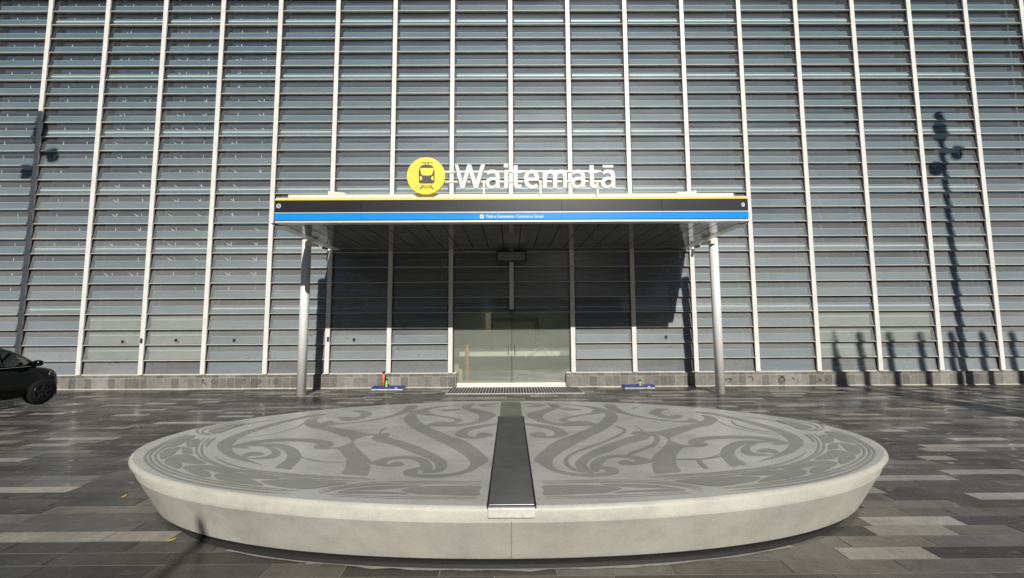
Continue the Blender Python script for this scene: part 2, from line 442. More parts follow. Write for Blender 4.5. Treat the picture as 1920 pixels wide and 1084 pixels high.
for k in range(-9, 9):
    for n in range(NR):
        if k in (-1, 0) and n < 4: continue
        cx_ = mx(k) + BW / 2; cz = zr(n) + DZ / 2
        d = math.sqrt(cx_ ** 2 + YF ** 2 + (cz - HC) ** 2)
        vis = not (-5.2 < cx_ < 5.2 and 8 <= n <= 12)
        cells.append((d + (0 if vis else 100), k, n))
cells.sort()
for i, (d, k, n) in enumerate(cells[:100]):
    cx_ = mx(k) + BW / 2
    mb = MB(); blade(mb, cx_, n)
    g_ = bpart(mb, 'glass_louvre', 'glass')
    if n > 0:
        mb = MB(); railbox(mb, cx_, n)
        bpart(mb, 'louvre_rail', ['rail', 'dark'], g_)
        if (k, n) not in BEIGE:
            mb = MB(); paleblade(mb, cx_, n, k in (-7, -6, 5)); (mb.bm.verts and bpart(mb, 'pale_blade', ['blade', 'rail'], g_))
mb = MB(); mr = MB(); mp_ = MB()
for d, k, n in cells[100:]:
    blade(mb, mx(k) + BW / 2, n)
    if n > 0: railbox(mr, mx(k) + BW / 2, n)
    if (k, n) not in BEIGE: paleblade(mp_, mx(k) + BW / 2, n, k in (-7, -6, 5))
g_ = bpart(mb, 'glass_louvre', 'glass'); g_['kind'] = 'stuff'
r_ = bpart(mr, 'louvre_rail', ['rail', 'dark'], g_); r_['kind'] = 'stuff'
b_ = bpart(mp_, 'pale_blade', ['blade', 'rail'], g_); b_['kind'] = 'stuff'
# entrance door
door = bpart(MB().box(mx(-1) + .08, mx(1) - .08, YF + .06, YF + .16, 2.262, 2.33), 'door', 'dark')
def leaf(x0, x1, first):
    g = MB().box(x0, x1, YF + .10, YF + .112, .118, 2.26).build('door_leaf', 'doorglass', door)
    MB().box(x0, x1, YF + .07, YF + .13, .03, .115).build('bottom_rail', 'cream', door)
    xs = x1 - .016 if first else x0
    MB().box(xs + .003, xs + .011, YF + .09, YF + .12, .12, 2.255).build('meeting_stile', 'fin', door)
    xh = x1 - .09 if first else x0 + .09
    MB().tube((xh, YF + .05, .95), (xh, YF + .05, 1.25), .012, seg=10).tube((xh, YF + .05, 1.0), (xh, YF + .099, 1.0), .008, seg=8).tube((xh, YF + .05, 1.2), (xh, YF + .099, 1.2), .008, seg=8).build('door_handle', 'fin', door)
    xf = x0 if first else x1 - .03
    MB().box(xf, xf + .03, YF + .085, YF + .125, .116, 2.26).build('side_stile', 'fin', door)
leaf(mx(-1) + .085, X0 - .002, True); leaf(X0 + .002, mx(1) - .085, False)
MB().box(PL + .002, PR - .002, YF - .04, YF + .5, -.012, .026).build('threshold', 'alu', door)
# lobby behind the door
mb = MB(); mb.box(-2.6, 2.7, 14.2, 14.3, -.02, 3.0); mb.box(-2.7, -2.6, YF + .55, 14.3, -.02, 3.0); mb.box(2.7, 2.8, YF + .55, 14.3, -.02, 3.0)
bpart(mb, 'lobby_wall', 'wall_in')
bpart(MB().box(-2.6, 2.7, YF + .5, 14.2, -.03, .02), 'lobby_floor', 'floor_in')
bpart(MB().box(-2.6, 2.7, YF + .55, 14.2, 2.72, 2.8), 'lobby_ceiling', 'charcoal')
bpart(MB().box(-17.2, 17.2, YF - .02, YF + .7, TOP + .002, TOP + .4), 'parapet', 'rail')
# small dark squares stuck on the low panes
mb = MB()
for px, py in ((230, 641), (330, 638), (439, 638), (664, 637), (1249, 632)):
    p = at(px, py, YF + .05); mb = MB(); mb.box(p.x - .035, p.x + .035, YF + .035, YF + .06, p.z - .045, p.z + .045); bpart(mb, 'sensor', 'dark')
for px, py in ((265, 639), (615, 636)):
    p = at(px, py, YF - .01); mb = MB(); mb.box(p.x - .03, p.x + .03, YF - .02, YF - .001, p.z - .07, p.z + .07); bpart(mb, 'sensor', 'dark')
# smudged old markings on the plinth tiles
mb = MB()
def stroke(mb, pts, Y, w, mi=0, zrep=None):
    q = smooth(pts, False, 4); P3 = [at(a.x, a.y, Y) for a in q]
    for i in range(len(P3) - 1):
        d = (P3[i + 1] - P3[i]); d.normalize(); nn = Vector((-d.z, 0, d.x)) * w / 2
        mb.poly([P3[i] - nn, P3[i + 1] - nn, P3[i + 1] + nn, P3[i] + nn], mi)
def C8(pts): return [(320 + a / 6.857, 690 + b_ / 6.857) for a, b_ in pts]
for pts in ([(405, 200), (405, 150), (425, 160), (420, 185), (460, 215)], [(545, 150), (525, 180), (545, 205), (570, 185), (560, 150), (545, 150)], [(600, 205), (610, 160)],
            [(920, 210), (920, 155), (950, 150), (955, 205)], [(1060, 160), (1030, 175), (1040, 205), (1065, 190), (1070, 150)], [(1140, 150), (1115, 175), (1130, 205), (1160, 180), (1145, 150)],
            [(1265, 205), (1272, 150)], [(1320, 150), (1325, 190), (1360, 195), (1365, 150), (1335, 155)]):
    mb = MB(); stroke(mb, C8(pts), YF - .0475, .035); bpart(mb, 'stain', 'stainm')
for pts in ([(1403, 708), (1410, 706), (1412, 714)], [(1465, 706), (1472, 712), (1465, 718), (1460, 712), (1468, 706)], [(1485, 708), (1490, 712)], [(1533, 708), (1540, 714), (1530, 716)], [(1546, 706), (1551, 712), (1546, 716)], [(1358, 712), (1371, 710), (1368, 717)]):
    mb = MB(); stroke(mb, pts, YF - .0475, .05); bpart(mb, 'stain', 'stainm')

# ---------------------------------------------------------------- things in the lobby
t = empty('timber_doorway', (0, 14.1, 0), 'brown timber door frame on the back wall inside the glass entrance', 'door frame')
p0 = at(917, 597, 14.1); p1 = at(1010, 597, 14.1)
for nm, a in (('jamb', (p0.x, p0.x + .13, max(.03, p0.z - 2.1), p0.z)), ('jamb', (p1.x - .13, p1.x, max(.03, p0.z - 2.1), p0.z)), ('head', (p0.x + .131, p1.x - .131, p0.z - .13, p0.z))):
    MB().box(a[0], a[1], 14.04, 14.19, a[2], a[3]).build(nm, 'timber', t, (0, -14.1, 0))
MB().box(p0.x + .135, p1.x - .135, 14.12, 14.17, .03, p0.z - .14).build('door_panel', 'wall_in', t, (0, -14.1, 0))
t = empty('reflection_slab', (0, 13.6, 0), 'long pale slab standing for a reflection in the glass entrance doors', 'counter')  # shape added to imitate a bright reflection in the door glass
a = at(862, 659, 13.6); b2 = at(1060, 659, 13.6)
MB().box(a.x, b2.x, 13.5, 13.9, a.z - .16, a.z).build('pale_slab', 'white', t, (0, -13.6, 0), bevel=.01)
MB().box(a.x + .1, b2.x - .1, 13.6, 13.88, .02, a.z - .161).build('slab_base', 'charcoal', t, (0, -13.6, 0))
t = empty('safety_post', (0, 13.2, 0), 'orange safety post standing inside behind the left door glass', 'post')
a = at(876, 642, 13.2)
MB().lathe([(.055, .06), (.055, a.z - .06), (.05, a.z - .04)]).build('tube', 'orange', t, (a.x, 0, 0))
MB().lathe([(.13, .021), (.12, .05), (.06, .06)]).build('foot', 'orange', t, (a.x, 0, 0))
t = empty('folding_trestle', (0, 13.3, 0), 'crossed metal trestle legs inside behind the right door glass', 'trestle')
for q in (((985, 625), (1045, 670)), ((1050, 622), (985, 670))):
    a = at(*q[0], 13.3 if q[0][0] < 1000 else 13.34); b2 = at(*q[1], 13.3 if q[0][0] < 1000 else 13.34)
    MB().tube(a, b2, .014, seg=8).build('bar', 'alu', t, (0, -13.3, 0))

# ---------------------------------------------------------------- canopy
CL, CR = -5.24, 5.345
can = empty('entrance_canopy', (0, 10.6, 0), 'flat entrance canopy with black and blue fascia on two silver posts', 'canopy')
def cpart(mb, name, mats, par=None, bevel=0):
    o = mb.build(name, mats, par or can, bevel=bevel)
    if par is None: o.location = (0, -10.6, 0)
    return o
js = [CL] + [at(px, 390, 8.88).x for px in (677, 866, 1053, 1241)] + [CR]
for a, b2 in zip(js, js[1:]):
    cpart(MB().box(a + .004, b2 - .004, 8.878, 8.93, 4.389, 4.655), 'fascia_panel', 'charcoal')
    cpart(MB().box(a + .002, b2 - .002, 8.875, 8.93, 4.214, 4.356), 'blue_band', 'blue')
cpart(MB().box(CL + .01, CR - .01, 8.90, 9.0, 4.16, 4.70), 'fascia_frame', 'dark')
cpart(MB().box(CL, CR, 8.87, 8.899, 4.663, 4.697), 'yellow_band', 'yellow')
cpart(MB().box(CL, CR, 8.874, 8.899, 4.366, 4.386), 'white_line', 'trim')
cpart(MB().box(CL + .02, CR - .02, 8.872, 9.06, 4.150, 4.196), 'bottom_trim', 'trim', bevel=.004)
cpart(MB().box(CL + .02, CR - .02, 8.872, 9.06, 4.701, 4.722), 'top_trim', 'cream')
g0 = at(540, 369, 9.0); g1 = at(1376, 364, 9.0); gz = at(960, 363.3, 9.0).z
cpart(MB().box(g0.x, g1.x, 9.005, 9.2, 4.73, gz), 'gutter', 'cream', bevel=.006)
CE0, CE1 = -5.43, 5.47
cpart(MB().box(CE0, CE1, 9.25, YF - .03, 4.20, 4.60), 'roof_deck', 'alu')
for px0, px1, py in ((617, 649, 362), (1304, 1268, 361)):
    a = at(px0, py, 9.3); b2 = at(px1, py + 1, 9.3)
    cpart(MB().prism([(a.x, 9.25, a.z - .05), (a.x, 9.25, a.z + .035), (a.x + (b2.x - a.x) * .25, 9.25, a.z + .02), (b2.x, 9.25, a.z - .01), (b2.x, 9.25, a.z - .05)], (0, .25, 0)), 'roof_light', 'cream')
# soffit panels
mb = MB(); bx0, bx1 = -5.17, 5.24; nx = 23; ny = 6; y0s, y1s = 9.07, 12.30
cpart(MB().box(CE0 + .01, CE1 - .01, 9.07, YF - .04, 4.176, 4.199), 'soffit_backing', 'black')
pwx = (bx1 - bx0) / nx; pwy = (y1s - y0s) / ny
for i in range(nx):
    for j in range(ny):
        mb.box(bx0 + i * pwx + .014, bx0 + (i + 1) * pwx - .014, y0s + j * pwy + .012, y0s + (j + 1) * pwy - .012, 4.162, 4.175)
cpart(mb, 'soffit', 'soffit')
for x0, x1 in ((CE0 - .005, bx0 - .012), (bx1 + .012, CE1 + .005)):
    cpart(MB().box(x0, x1, 9.2, YF - .035, 4.160, 4.205), 'soffit_edge', 'alu')
# posts with their wedge bracket
for (px, py), sx_ in (((567.5, 741.5), 1), ((1351.7, 739.5), -1)):
    p = onz(px, py); p.y = 11.0; p.x = -5.575 if sx_ > 0 else 5.60
    pm = MB(); pm.tube((p.x, p.y, 0), (p.x, p.y, 4.20), .117, seg=40)
    po = cpart(pm, 'post', 'alu')
    xa = p.x + sx_ * .02
    wz = 4.10
    MB().prism([(xa, p.y - .16, wz - .07), (xa + sx_ * .30, p.y - .16, wz - .07), (xa + sx_ * .30, p.y - .16, wz - .035), (xa, p.y - .16, wz + .07)], (0, .2, 0)).build('bracket', 'cream', po)
# lettering and emblems on the fascia
def text_mesh(body, off=0.0, name='t'):
    c = bpy.data.curves.new(name, 'FONT'); c.body = body; c.offset = off; c.resolution_u = 5
    o = bpy.data.objects.new(name, c); COL.objects.link(o)
    dg = bpy.context.evaluated_depsgraph_get(); me = bpy.data.meshes.new_from_object(o.evaluated_get(dg))
    bpy.data.objects.remove(o); bpy.data.curves.remove(c)
    return me
def place_text(body, x0, x1, z0, z1, Y, depth, mat, name, parent, off=0.0, ploc=(0, 0, 0)):
    me = text_mesh(body, off)
    xs = [v.co.x for v in me.vertices]; ys = [v.co.y for v in me.vertices]
    ax, bx_, ay, by = min(xs), max(xs), min(ys), max(ys)
    bm = bmesh.new(); bm.from_mesh(me); bpy.data.meshes.remove(me)
    bmesh.ops.remove_doubles(bm, verts=bm.verts, dist=1e-5)
    for v in bm.verts:
        v.co = Vector((x0 + (v.co.x - ax) / (bx_ - ax) * (x1 - x0), Y, z0 + (v.co.y - ay) / (by - ay) * (z1 - z0)))
    if depth:
        r = bmesh.ops.extrude_face_region(bm, geom=list(bm.faces))
        for e in r['geom']:
            if isinstance(e, bmesh.types.BMVert): e.co.y += depth
    bmesh.ops.recalc_face_normals(bm, faces=bm.faces)
    me = bpy.data.meshes.new(name)
    for f in bm.faces: f.smooth = False
    bm.to_mesh(me); bm.free(); me.materials.append(MT[mat])
    o = bpy.data.objects.new(name, me); COL.objects.link(o); o.parent = parent; o.location = ploc
    return o
YT = 8.872
def X8(px): return at(px, 406, YT).x
def Z8(py): return at(960, py, YT).z
place_text('Tiriti o Commerce', X8(911), X8(963), Z8(408.3), Z8(402.7), YT, 0, 'letters_small', 'lettering', can, .012, (0, -10.6, 0))
place_text('-', X8(965.3), X8(966.8), Z8(406.2), Z8(405.4), YT, 0, 'letters_small', 'lettering', can, 0, (0, -10.6, 0))
place_text('Commerce Street', X8(968.2), X8(1019), Z8(408.3), Z8(402.7), YT, 0, 'letters_small', 'lettering', can, 0, (0, -10.6, 0))
def disc(mb, cx_, cz, r, Y, mi=0, r2=None, seg=28):
    if r2 is None: mb.poly([(cx_ + r * math.cos(2 * math.pi * i / seg), Y, cz + r * math.sin(2 * math.pi * i / seg)) for i in range(seg)], mi)
    else:
        for i in range(seg):
            a = 2 * math.pi * i / seg; b_ = 2 * math.pi * (i + 1) / seg
            mb.poly([(cx_ + r * math.cos(a), Y, cz + r * math.sin(a)), (cx_ + r * math.cos(b_), Y, cz + r * math.sin(b_)), (cx_ + r2 * math.cos(b_), Y, cz + r2 * math.sin(b_)), (cx_ + r2 * math.cos(a), Y, cz + r2 * math.sin(a))], mi)
mb = MB(); cxp, czp = X8(903.3), Z8(405.8)
disc(mb, cxp, czp, .045, YT)
disc(mb, cxp - .006, czp + .02, .008, YT - .002, 1)
for q in ([(-.012, .01), (.004, .012), (.016, -.028), (.006, -.028)], [(-.012, .01), (-.002, .004), (-.014, -.028), (-.022, -.028)], [(0, .008), (.022, -.004), (.02, -.010), (0, 0)]):
    mb.poly([(cxp + a, YT - .002, czp + b_) for a, b_ in q], 1)
cpart(mb, 'emblem', ['letters_small', 'ink'])
mb = MB(); YE = 8.874
p = at(522.3, 386.3, YE); disc(mb, p.x, p.z, .050, YE, 0, .038)
for q in ([(-.034, -.018), (-.020, -.018), (-.004, .012), (-.016, .012)], [(-.016, .012), (-.004, .012), (.006, -.018), (-.004, -.018)], [(-.004, -.018), (.008, -.018), (.030, .020), (.018, .020)]):
    mb.poly([(p.x + a, YE - .001 * (i_ + 1), p.z + b_) for i_ in (0,) for a, b_ in q])
cpart(mb, 'emblem', 'letters_small')
mb = MB(); p = at(1393.3, 383, YE); disc(mb, p.x, p.z, .036, YE, 0, .024)
mb.poly([(p.x - .026, YE - .001, p.z - .004), (p.x + .026, YE - .001, p.z - .004), (p.x + .018, YE - .001, p.z + .008), (p.x - .018, YE - .001, p.z + .008)])
mb.poly([(p.x - .034, YE - .002, p.z - .05), (p.x + .034, YE - .002, p.z - .05), (p.x + .034, YE - .002, p.z - .04), (p.x - .034, YE - .002, p.z - .04)])
cpart(mb, 'emblem', 'letters_small')

# ---------------------------------------------------------------- station name sign
YS = 8.95
sign = empty('station_sign', (0, YS, 4.72), 'raised white letters reading Waitematā with yellow train roundel on canopy roof', 'sign')
OFF = (0, -YS, -4.72)
def spart(mb, name, mats, par=None, bevel=0):
    o = mb.build(name, mats, par or sign, bevel=bevel)
    if par is None: o.location = OFF
    return o
c0 = at(799.5, 331, YS); RR = .428
ro = spart(MB().tube((c0.x, YS - .05, c0.z), (c0.x, YS + .03, c0.z), RR, seg=72), 'roundel', 'yellow')
YI = YS - .053
def I(a, b_, Y=YI): return at(760 + a / 12, 285 + b_ / 12, Y)
mb = MB()
body = smooth([(301, 540), (302, 440), (318, 370), (350, 318), (400, 294), (480, 286), (560, 294), (610, 318), (642, 370), (658, 440), (659, 540), (659, 640), (646, 690), (605, 708), (480, 709), (355, 708), (314, 690), (301, 640)], True, 4)
mb.sheet([I(p.x, p.y) for p in body])
def both(q, Y, mi=0):
    mb.poly([I(a, b_, Y) for a, b_ in q], mi); mb.poly([I(960 - a, b_, Y) for a, b_ in reversed(q)], mi)
mb.poly([I(a, b_) for a, b_ in ((355, 234), (612, 234), (612, 247), (355, 247))])
both([(420, 248), (438, 248), (462, 288), (446, 288)], YI)
both([(315, 845), (385, 738), (407, 738), (342, 845)], YI)
mb.poly([I(a, b_, YI - .001) for a, b_ in ((380, 757), (580, 757), (588, 770), (372, 770))]); mb.poly([I(a, b_, YI - .001) for a, b_ in ((358, 796), (602, 796), (610, 810), (350, 810))])
win = smooth([(340, 366), (480, 362), (630, 366), (624, 430), (606, 492), (572, 524), (480, 530), (392, 524), (356, 492), (345, 430)], True, 3)
mb.sheet([I(p.x, p.y, YI - .002) for p in win], 1)
both([(326, 542), (356, 546), (378, 575), (376, 615), (350, 640), (326, 634)], YI - .002, 1)
spart(mb, 'train_icon', ['ink', 'yellow'], ro).location = (0, 0, 0)
def glyph(outlines, k, ox, oy):
    Y0 = YS - .03
    bm = bmesh.new()
    for loops in outlines:
        L3 = [[at(ox + a / k, oy + b_ / k, Y0) for a, b_ in lp] for lp in loops]
        flat = [v for lp in L3 for v in lp]
        fr_ = [bm.verts.new(v) for v in flat]; bk = [bm.verts.new(v + Vector((0, .05, 0))) for v in flat]
        for t_ in tessellate_polygon(L3):
            bm.faces.new([fr_[q] for q in t_]); bm.faces.new([bk[q] for q in reversed(t_)])
        o0 = 0
        for lp in L3:
            n_ = len(lp)
            for q in range(n_): bm.faces.new((fr_[o0 + q], bk[o0 + q], bk[o0 + (q + 1) % n_], fr_[o0 + (q + 1) % n_]))
            o0 += n_
    bmesh.ops.recalc_face_normals(bm, faces=bm.faces)
    me = bpy.data.meshes.new('letter'); bm.to_mesh(me); bm.free(); me.materials.append(MT['letter'])
    o = bpy.data.objects.new('letter', me); COL.objects.link(o); o.parent = sign; o.location = OFF
glyph([[[(1110, 280), (1185, 280), (1288, 640), (1395, 280), (1482, 280), (1590, 640), (1700, 280), (1793, 280), (1635, 820), (1545, 820), (1437, 460), (1330, 820), (1240, 820)]]], 12, 760, 285)
glyph([[[(205, 365), (240, 318), (300, 295), (390, 285), (480, 305), (550, 355), (585, 430), (593, 500), (595, 845), (482, 845), (476, 808), (430, 845), (340, 862), (260, 850), (200, 800), (165, 720), (172, 620), (220, 555), (290, 522), (380, 512), (468, 525), (470, 480), (450, 428), (410, 402), (340, 400), (280, 420), (235, 450)], [(470, 612), (400, 600), (330, 615), (285, 650), (278, 700), (300, 750), (360, 775), (420, 760), (470, 720)]]], 16, 900, 300)
glyph([[[(725, 298), (845, 298), (845, 845), (725, 845)]], [[(713, 105), (846, 105), (846, 225), (713, 225)]]], 16, 900, 300)
glyph([[[(1010, 160), (1130, 160), (1130, 302), (1245, 305), (1245, 395), (1130, 398), (1130, 690), (1150, 735), (1190, 745), (1245, 728), (1248, 840), (1190, 862), (1100, 855), (1040, 815), (1010, 740), (1008, 400), (950, 395), (950, 305), (1010, 302)]]], 16, 900, 300)
glyph([[[(1775, 600), (1770, 500), (1735, 390), (1660, 310), (1555, 285), (1440, 320), (1350, 410), (1315, 530), (1325, 670), (1380, 785), (1470, 850), (1570, 865), (1680, 845), (1755, 790), (1690, 705), (1640, 740), (1570, 755), (1490, 720), (1445, 625), (1774, 622)], [(1440, 525), (1460, 450), (1510, 405), (1560, 395), (1620, 430), (1655, 525)]]], 16, 900, 300)
glyph([[[(97, 245), (190, 245), (195, 285), (240, 240), (310, 230), (375, 245), (415, 285), (470, 240), (545, 228), (620, 245), (665, 290), (680, 370), (685, 672), (592, 672), (590, 400), (575, 345), (525, 320), (470, 340), (447, 390), (445, 672), (345, 672), (342, 390), (325, 340), (275, 318), (225, 340), (202, 390), (200, 672), (97, 672)]]], 12.8, 1010, 300)
glyph([[[(810, 300), (850, 250), (920, 230), (1010, 235), (1070, 265), (1105, 320), (1115, 400), (1120, 665), (1030, 665), (1022, 635), (960, 675), (890, 685), (830, 665), (785, 610), (775, 530), (800, 465), (850, 425), (920, 405), (1015, 405), (1018, 375), (1000, 340), (950, 320), (880, 325), (825, 350)], [(1020, 485), (950, 478), (900, 490), (868, 520), (868, 565), (900, 600), (950, 605), (1000, 580), (1022, 550)]]], 12.8, 1010, 300)
glyph([[[(1220, 122), (1322, 122), (1325, 235), (1420, 240), (1418, 315), (1328, 318), (1330, 540), (1345, 575), (1375, 585), (1420, 572), (1425, 655), (1370, 680), (1300, 678), (1250, 645), (1228, 590), (1225, 318), (1178, 312), (1180, 240), (1222, 238)]]], 12.8, 1010, 300)
glyph([[[(1530, 295), (1570, 245), (1640, 228), (1730, 235), (1795, 265), (1830, 330), (1838, 400), (1843, 665), (1748, 665), (1742, 635), (1690, 672), (1620, 682), (1550, 665), (1500, 610), (1490, 530), (1515, 470), (1565, 425), (1640, 400), (1735, 405), (1738, 375), (1715, 335), (1670, 318), (1600, 320), (1545, 345)], [(1742, 480), (1680, 472), (1625, 490), (1590, 520), (1590, 565), (1620, 600), (1670, 605), (1720, 585), (1745, 550)]], [[(1537, 120), (1792, 120), (1792, 182), (1537, 182)]]], 12.8, 1010, 300)
for py in (323, 341.5):
    a = at(828, py, YS + .09); b2 = at(1150, py, YS + .09)
    spart(MB().box(a.x, b2.x, YS + .055, YS + .11, a.z - .022, a.z + .022), 'rail', 'cream')
for px in (907.3, 1013.2, 1119.5):
    a = at(px, 342, YS + .03)
    spart(MB().box(a.x - .022, a.x + .022, YS + .0, YS + .04, 4.722, a.z), 'support', 'cream')
spart(MB().box(c0.x - .05, c0.x + .05, YS + .031, YS + .054, 4.86, c0.z), 'support', 'cream')

# ---------------------------------------------------------------- cameras and screen under the canopy
def cctv(px, py, s, label):
    p = at(px, py, 12.15)
    t = empty('security_camera', p, label, 'camera', 'security cameras under the canopy corners')
    MB().tube((0, .05, 0), (0, -.16, -.03), .05, .045, 16).build('housing', 'ink', t)
    MB().tube((0, -.161, -.03), (0, -.17, -.031), .032, .032, 16).build('lens', 'charcoal', t)
    MB().tube((0, .02, .0), (s * .14, .17, .02), .016, seg=8).build('arm', 'grubby', t)
    MB().box(s * .12 - .03, s * .12 + .05, .15, .19, -.04, .06).build('wall_plate', 'white', t)
cctv(611, 464.5, 1, 'small grey security camera beside the left rear corner of the canopy')
cctv(1305.5, 461.5, -1, 'small grey security camera beside the right rear corner of the canopy')
p0 = at(930.5, 471, 12.0); p1 = at(987.5, 490.5, 12.0)
t = empty('display_screen', ((p0.x + p1.x) / 2, 12.0, p1.z), 'blank grey display screen in a black frame hanging above the entrance door', 'screen')
L_ = (-(p0.x + p1.x) / 2, -12.0, -p1.z)
MB().box(p0.x, p1.x, 12.0, 12.12, p1.z, p0.z).build('casing', 'dark', t, L_, bevel=.008)
MB().box(p0.x + .045, p1.x - .045, 11.994, 11.999, p1.z + .035, p0.z - .03).build('panel', 'screen', t, L_)
for s in (.25, .75):
    x = p0.x + (p1.x - p0.x) * s; MB().box(x - .02, x + .02, 12.04, 12.08, p0.z, 4.165).build('hanger', 'dark', t, L_)

# ---------------------------------------------------------------- floor grate at the door
g0 = onz(837, 738.2); g1 = onz(1095, 737.8); Y0g = min(g0.y, g1.y) - .0; Y1g = YF - .06
t = empty('entrance_grate', (0, Y0g, 0), 'dark slotted floor grate in front of the glass entrance door', 'grate')
GX0, GX1 = g0.x, g1.x
MB().box(GX0, GX1, Y0g + .04, Y1g, .001, .006).build('tray', 'black', t, (0, -Y0g, 0))
mb = MB(); n = 46
for i in range(n + 1):
    x = GX0 + (GX1 - GX0) * i / n
    mb.box(x - .0055, x + .0055, Y0g + .04, Y1g, .0062, .012)
mb.build('bars', 'grubby', t, (0, -Y0g, 0))
MB().box(GX0 - .02, GX1 + .02, Y0g, Y0g + .035, .001, .014).build('edge_strip', 'grubby', t, (0, -Y0g, 0))

# ---------------------------------------------------------------- oval bench
CY, CA, CB = 5.3, 4.37, 2.2
def pv(c, s):
    r = 0
    for k in c: r = r * s + k
    return r
PT = [-0.0242, -0.0175, 0.0775, -0.0059, -0.0217, 1.0006]; PM = [-0.0528, 0.0512, 0.0287, -0.0578, 0.9627]; PB = [-0.0856, 0.0457, 0.0265, -0.0739, 0.9058]
SEG = 160
def ring(poly, z, inset=0.0):
    out = []; base_in = inset
    for i in range(SEG):
        t = 2 * math.pi * i / SEG; s = math.sin(t); r = pv(poly, s)
        x, y = CA * r * math.cos(t), CB * r * s
        if callable(base_in): inset = base_in(s)
        l = math.hypot(x, y); nx_, ny_ = x / CA ** 2, y / CB ** 2; q = math.hypot(nx_, ny_)
        out.append(Vector((x - inset * nx_ / q - .012, CY + y - inset * ny_ / q, z)))
    return out
ZT = .5
bench = empty('oval_bench', (0, CY, 0), 'low oval concrete bench with engraved koru swirls and a dark steel strip', 'bench')
BO = (0, -CY, 0)
bm = bmesh.new()
prof = [(PT, ZT, .035), (PT, ZT - .006, .017), (PT, ZT - .018, .006), (PT, ZT - .035, .0), (PM, .405, -.0), (PM, .388, .0), (PB, .045, 0.0), (PB, .03, .02)]
rings = [[bm.verts.new(v) for v in ring(*p)] for p in prof]
for ri, (a, b_) in enumerate(zip(rings, rings[1:])):
    for i in range(SEG):
        f = bm.faces.new((a[i], a[(i + 1) % SEG], b_[(i + 1) % SEG], b_[i])); f.smooth = ri not in (4, 5)
f = bm.faces.new(list(reversed(rings[0]))); f.material_index = 1
bm.faces.new(rings[-1])
bmesh.ops.recalc_face_normals(bm, faces=bm.faces)
for e in bm.edges:
    if any(abs(v.co.z - .388) < 1e-4 for v in e.verts) and abs(e.verts[0].co.z - e.verts[1].co.z) < 1e-4: e.smooth = False
me = bpy.data.meshes.new('slab'); bm.to_mesh(me); bm.free(); me.materials.append(MT['slab']); me.materials.append(MT['slabtop'])
slab = bpy.data.objects.new('slab', me); COL.objects.link(slab); slab.parent = bench; slab.location = BO
# dark foot, front rim painting channel and shadow under the lip; mortar line
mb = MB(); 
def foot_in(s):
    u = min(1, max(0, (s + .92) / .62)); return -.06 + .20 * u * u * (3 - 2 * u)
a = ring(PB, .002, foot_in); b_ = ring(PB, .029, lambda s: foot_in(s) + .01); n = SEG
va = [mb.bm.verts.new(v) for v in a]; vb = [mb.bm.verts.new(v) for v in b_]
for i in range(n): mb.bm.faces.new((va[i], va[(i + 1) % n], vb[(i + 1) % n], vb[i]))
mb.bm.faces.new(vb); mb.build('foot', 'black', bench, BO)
mb = MB(); a = ring(PB, .0035, lambda s: foot_in(s) + .004)
b_ = [v + (v - Vector((0, CY, v.z))).normalized() * random.uniform(.012, .045) for v in a]
va = [mb.bm.verts.new(v) for v in a]; vb = [mb.bm.verts.new(v) for v in b_]
for i in range(n):
    if math.sin(2 * math.pi * (i + .5) / n) < -.80: mb.bm.faces.new((va[i], va[(i + 1) % n], vb[(i + 1) % n], vb[i]))
mb.build('mortar_line', 'grout', bench, BO)
# steel strip, its lips, its front cap, the concrete infill behind, the front joint
SXc = .003; fr = 3.222
ye = onz(960, 781.6, ZT).y; yb_ = onz(960, 752.5, ZT).y - .05
SW = .176
MB().box(SXc - SW, SXc + SW, fr + .03, ye, ZT - .05, ZT + .010).build('steel_strip', 'steel', bench, BO, bevel=.003)
mb = MB()
for s in (-1, 1): mb.box(SXc + s * (SW + .008) - .006, SXc + s * (SW + .008) + .006, fr + .01, ye, ZT - .05, ZT + .014)
mb.box(SXc - SW, SXc + SW, fr + .016, fr + .0295, ZT - .05, ZT + .004)
mb.build('strip_edge', 'black', bench, BO)
MB().box(SXc - SW - .004, SXc + SW + .004, fr - .022, fr + .0155, ZT - .068, ZT + .002).build('strip_cap', 'wornsteel', bench, BO, bevel=.004)
MB().box(SXc - SW + .005, SXc + SW - .005, ye + .002, yb_, ZT - .04, ZT + .006).build('strip_infill', 'insert', bench, BO)
pj = [Vector((0, v.y, v.z)) for v in (ring(PM, .40, .0)[SEG * 3 // 4], ring(PM, .388)[SEG * 3 // 4], ring(PB, .045)[SEG * 3 // 4])]
mb = MB()
for a, b_ in zip(pj, pj[1:]):
    mb.poly([(a.x - .003, a.y - .002, a.z), (a.x + .003, a.y - .002, a.z), (b_.x + .003, b_.y - .002, b_.z), (b_.x - .003, b_.y - .002, b_.z)])
mb.build('front_joint', 'grout', bench, BO)
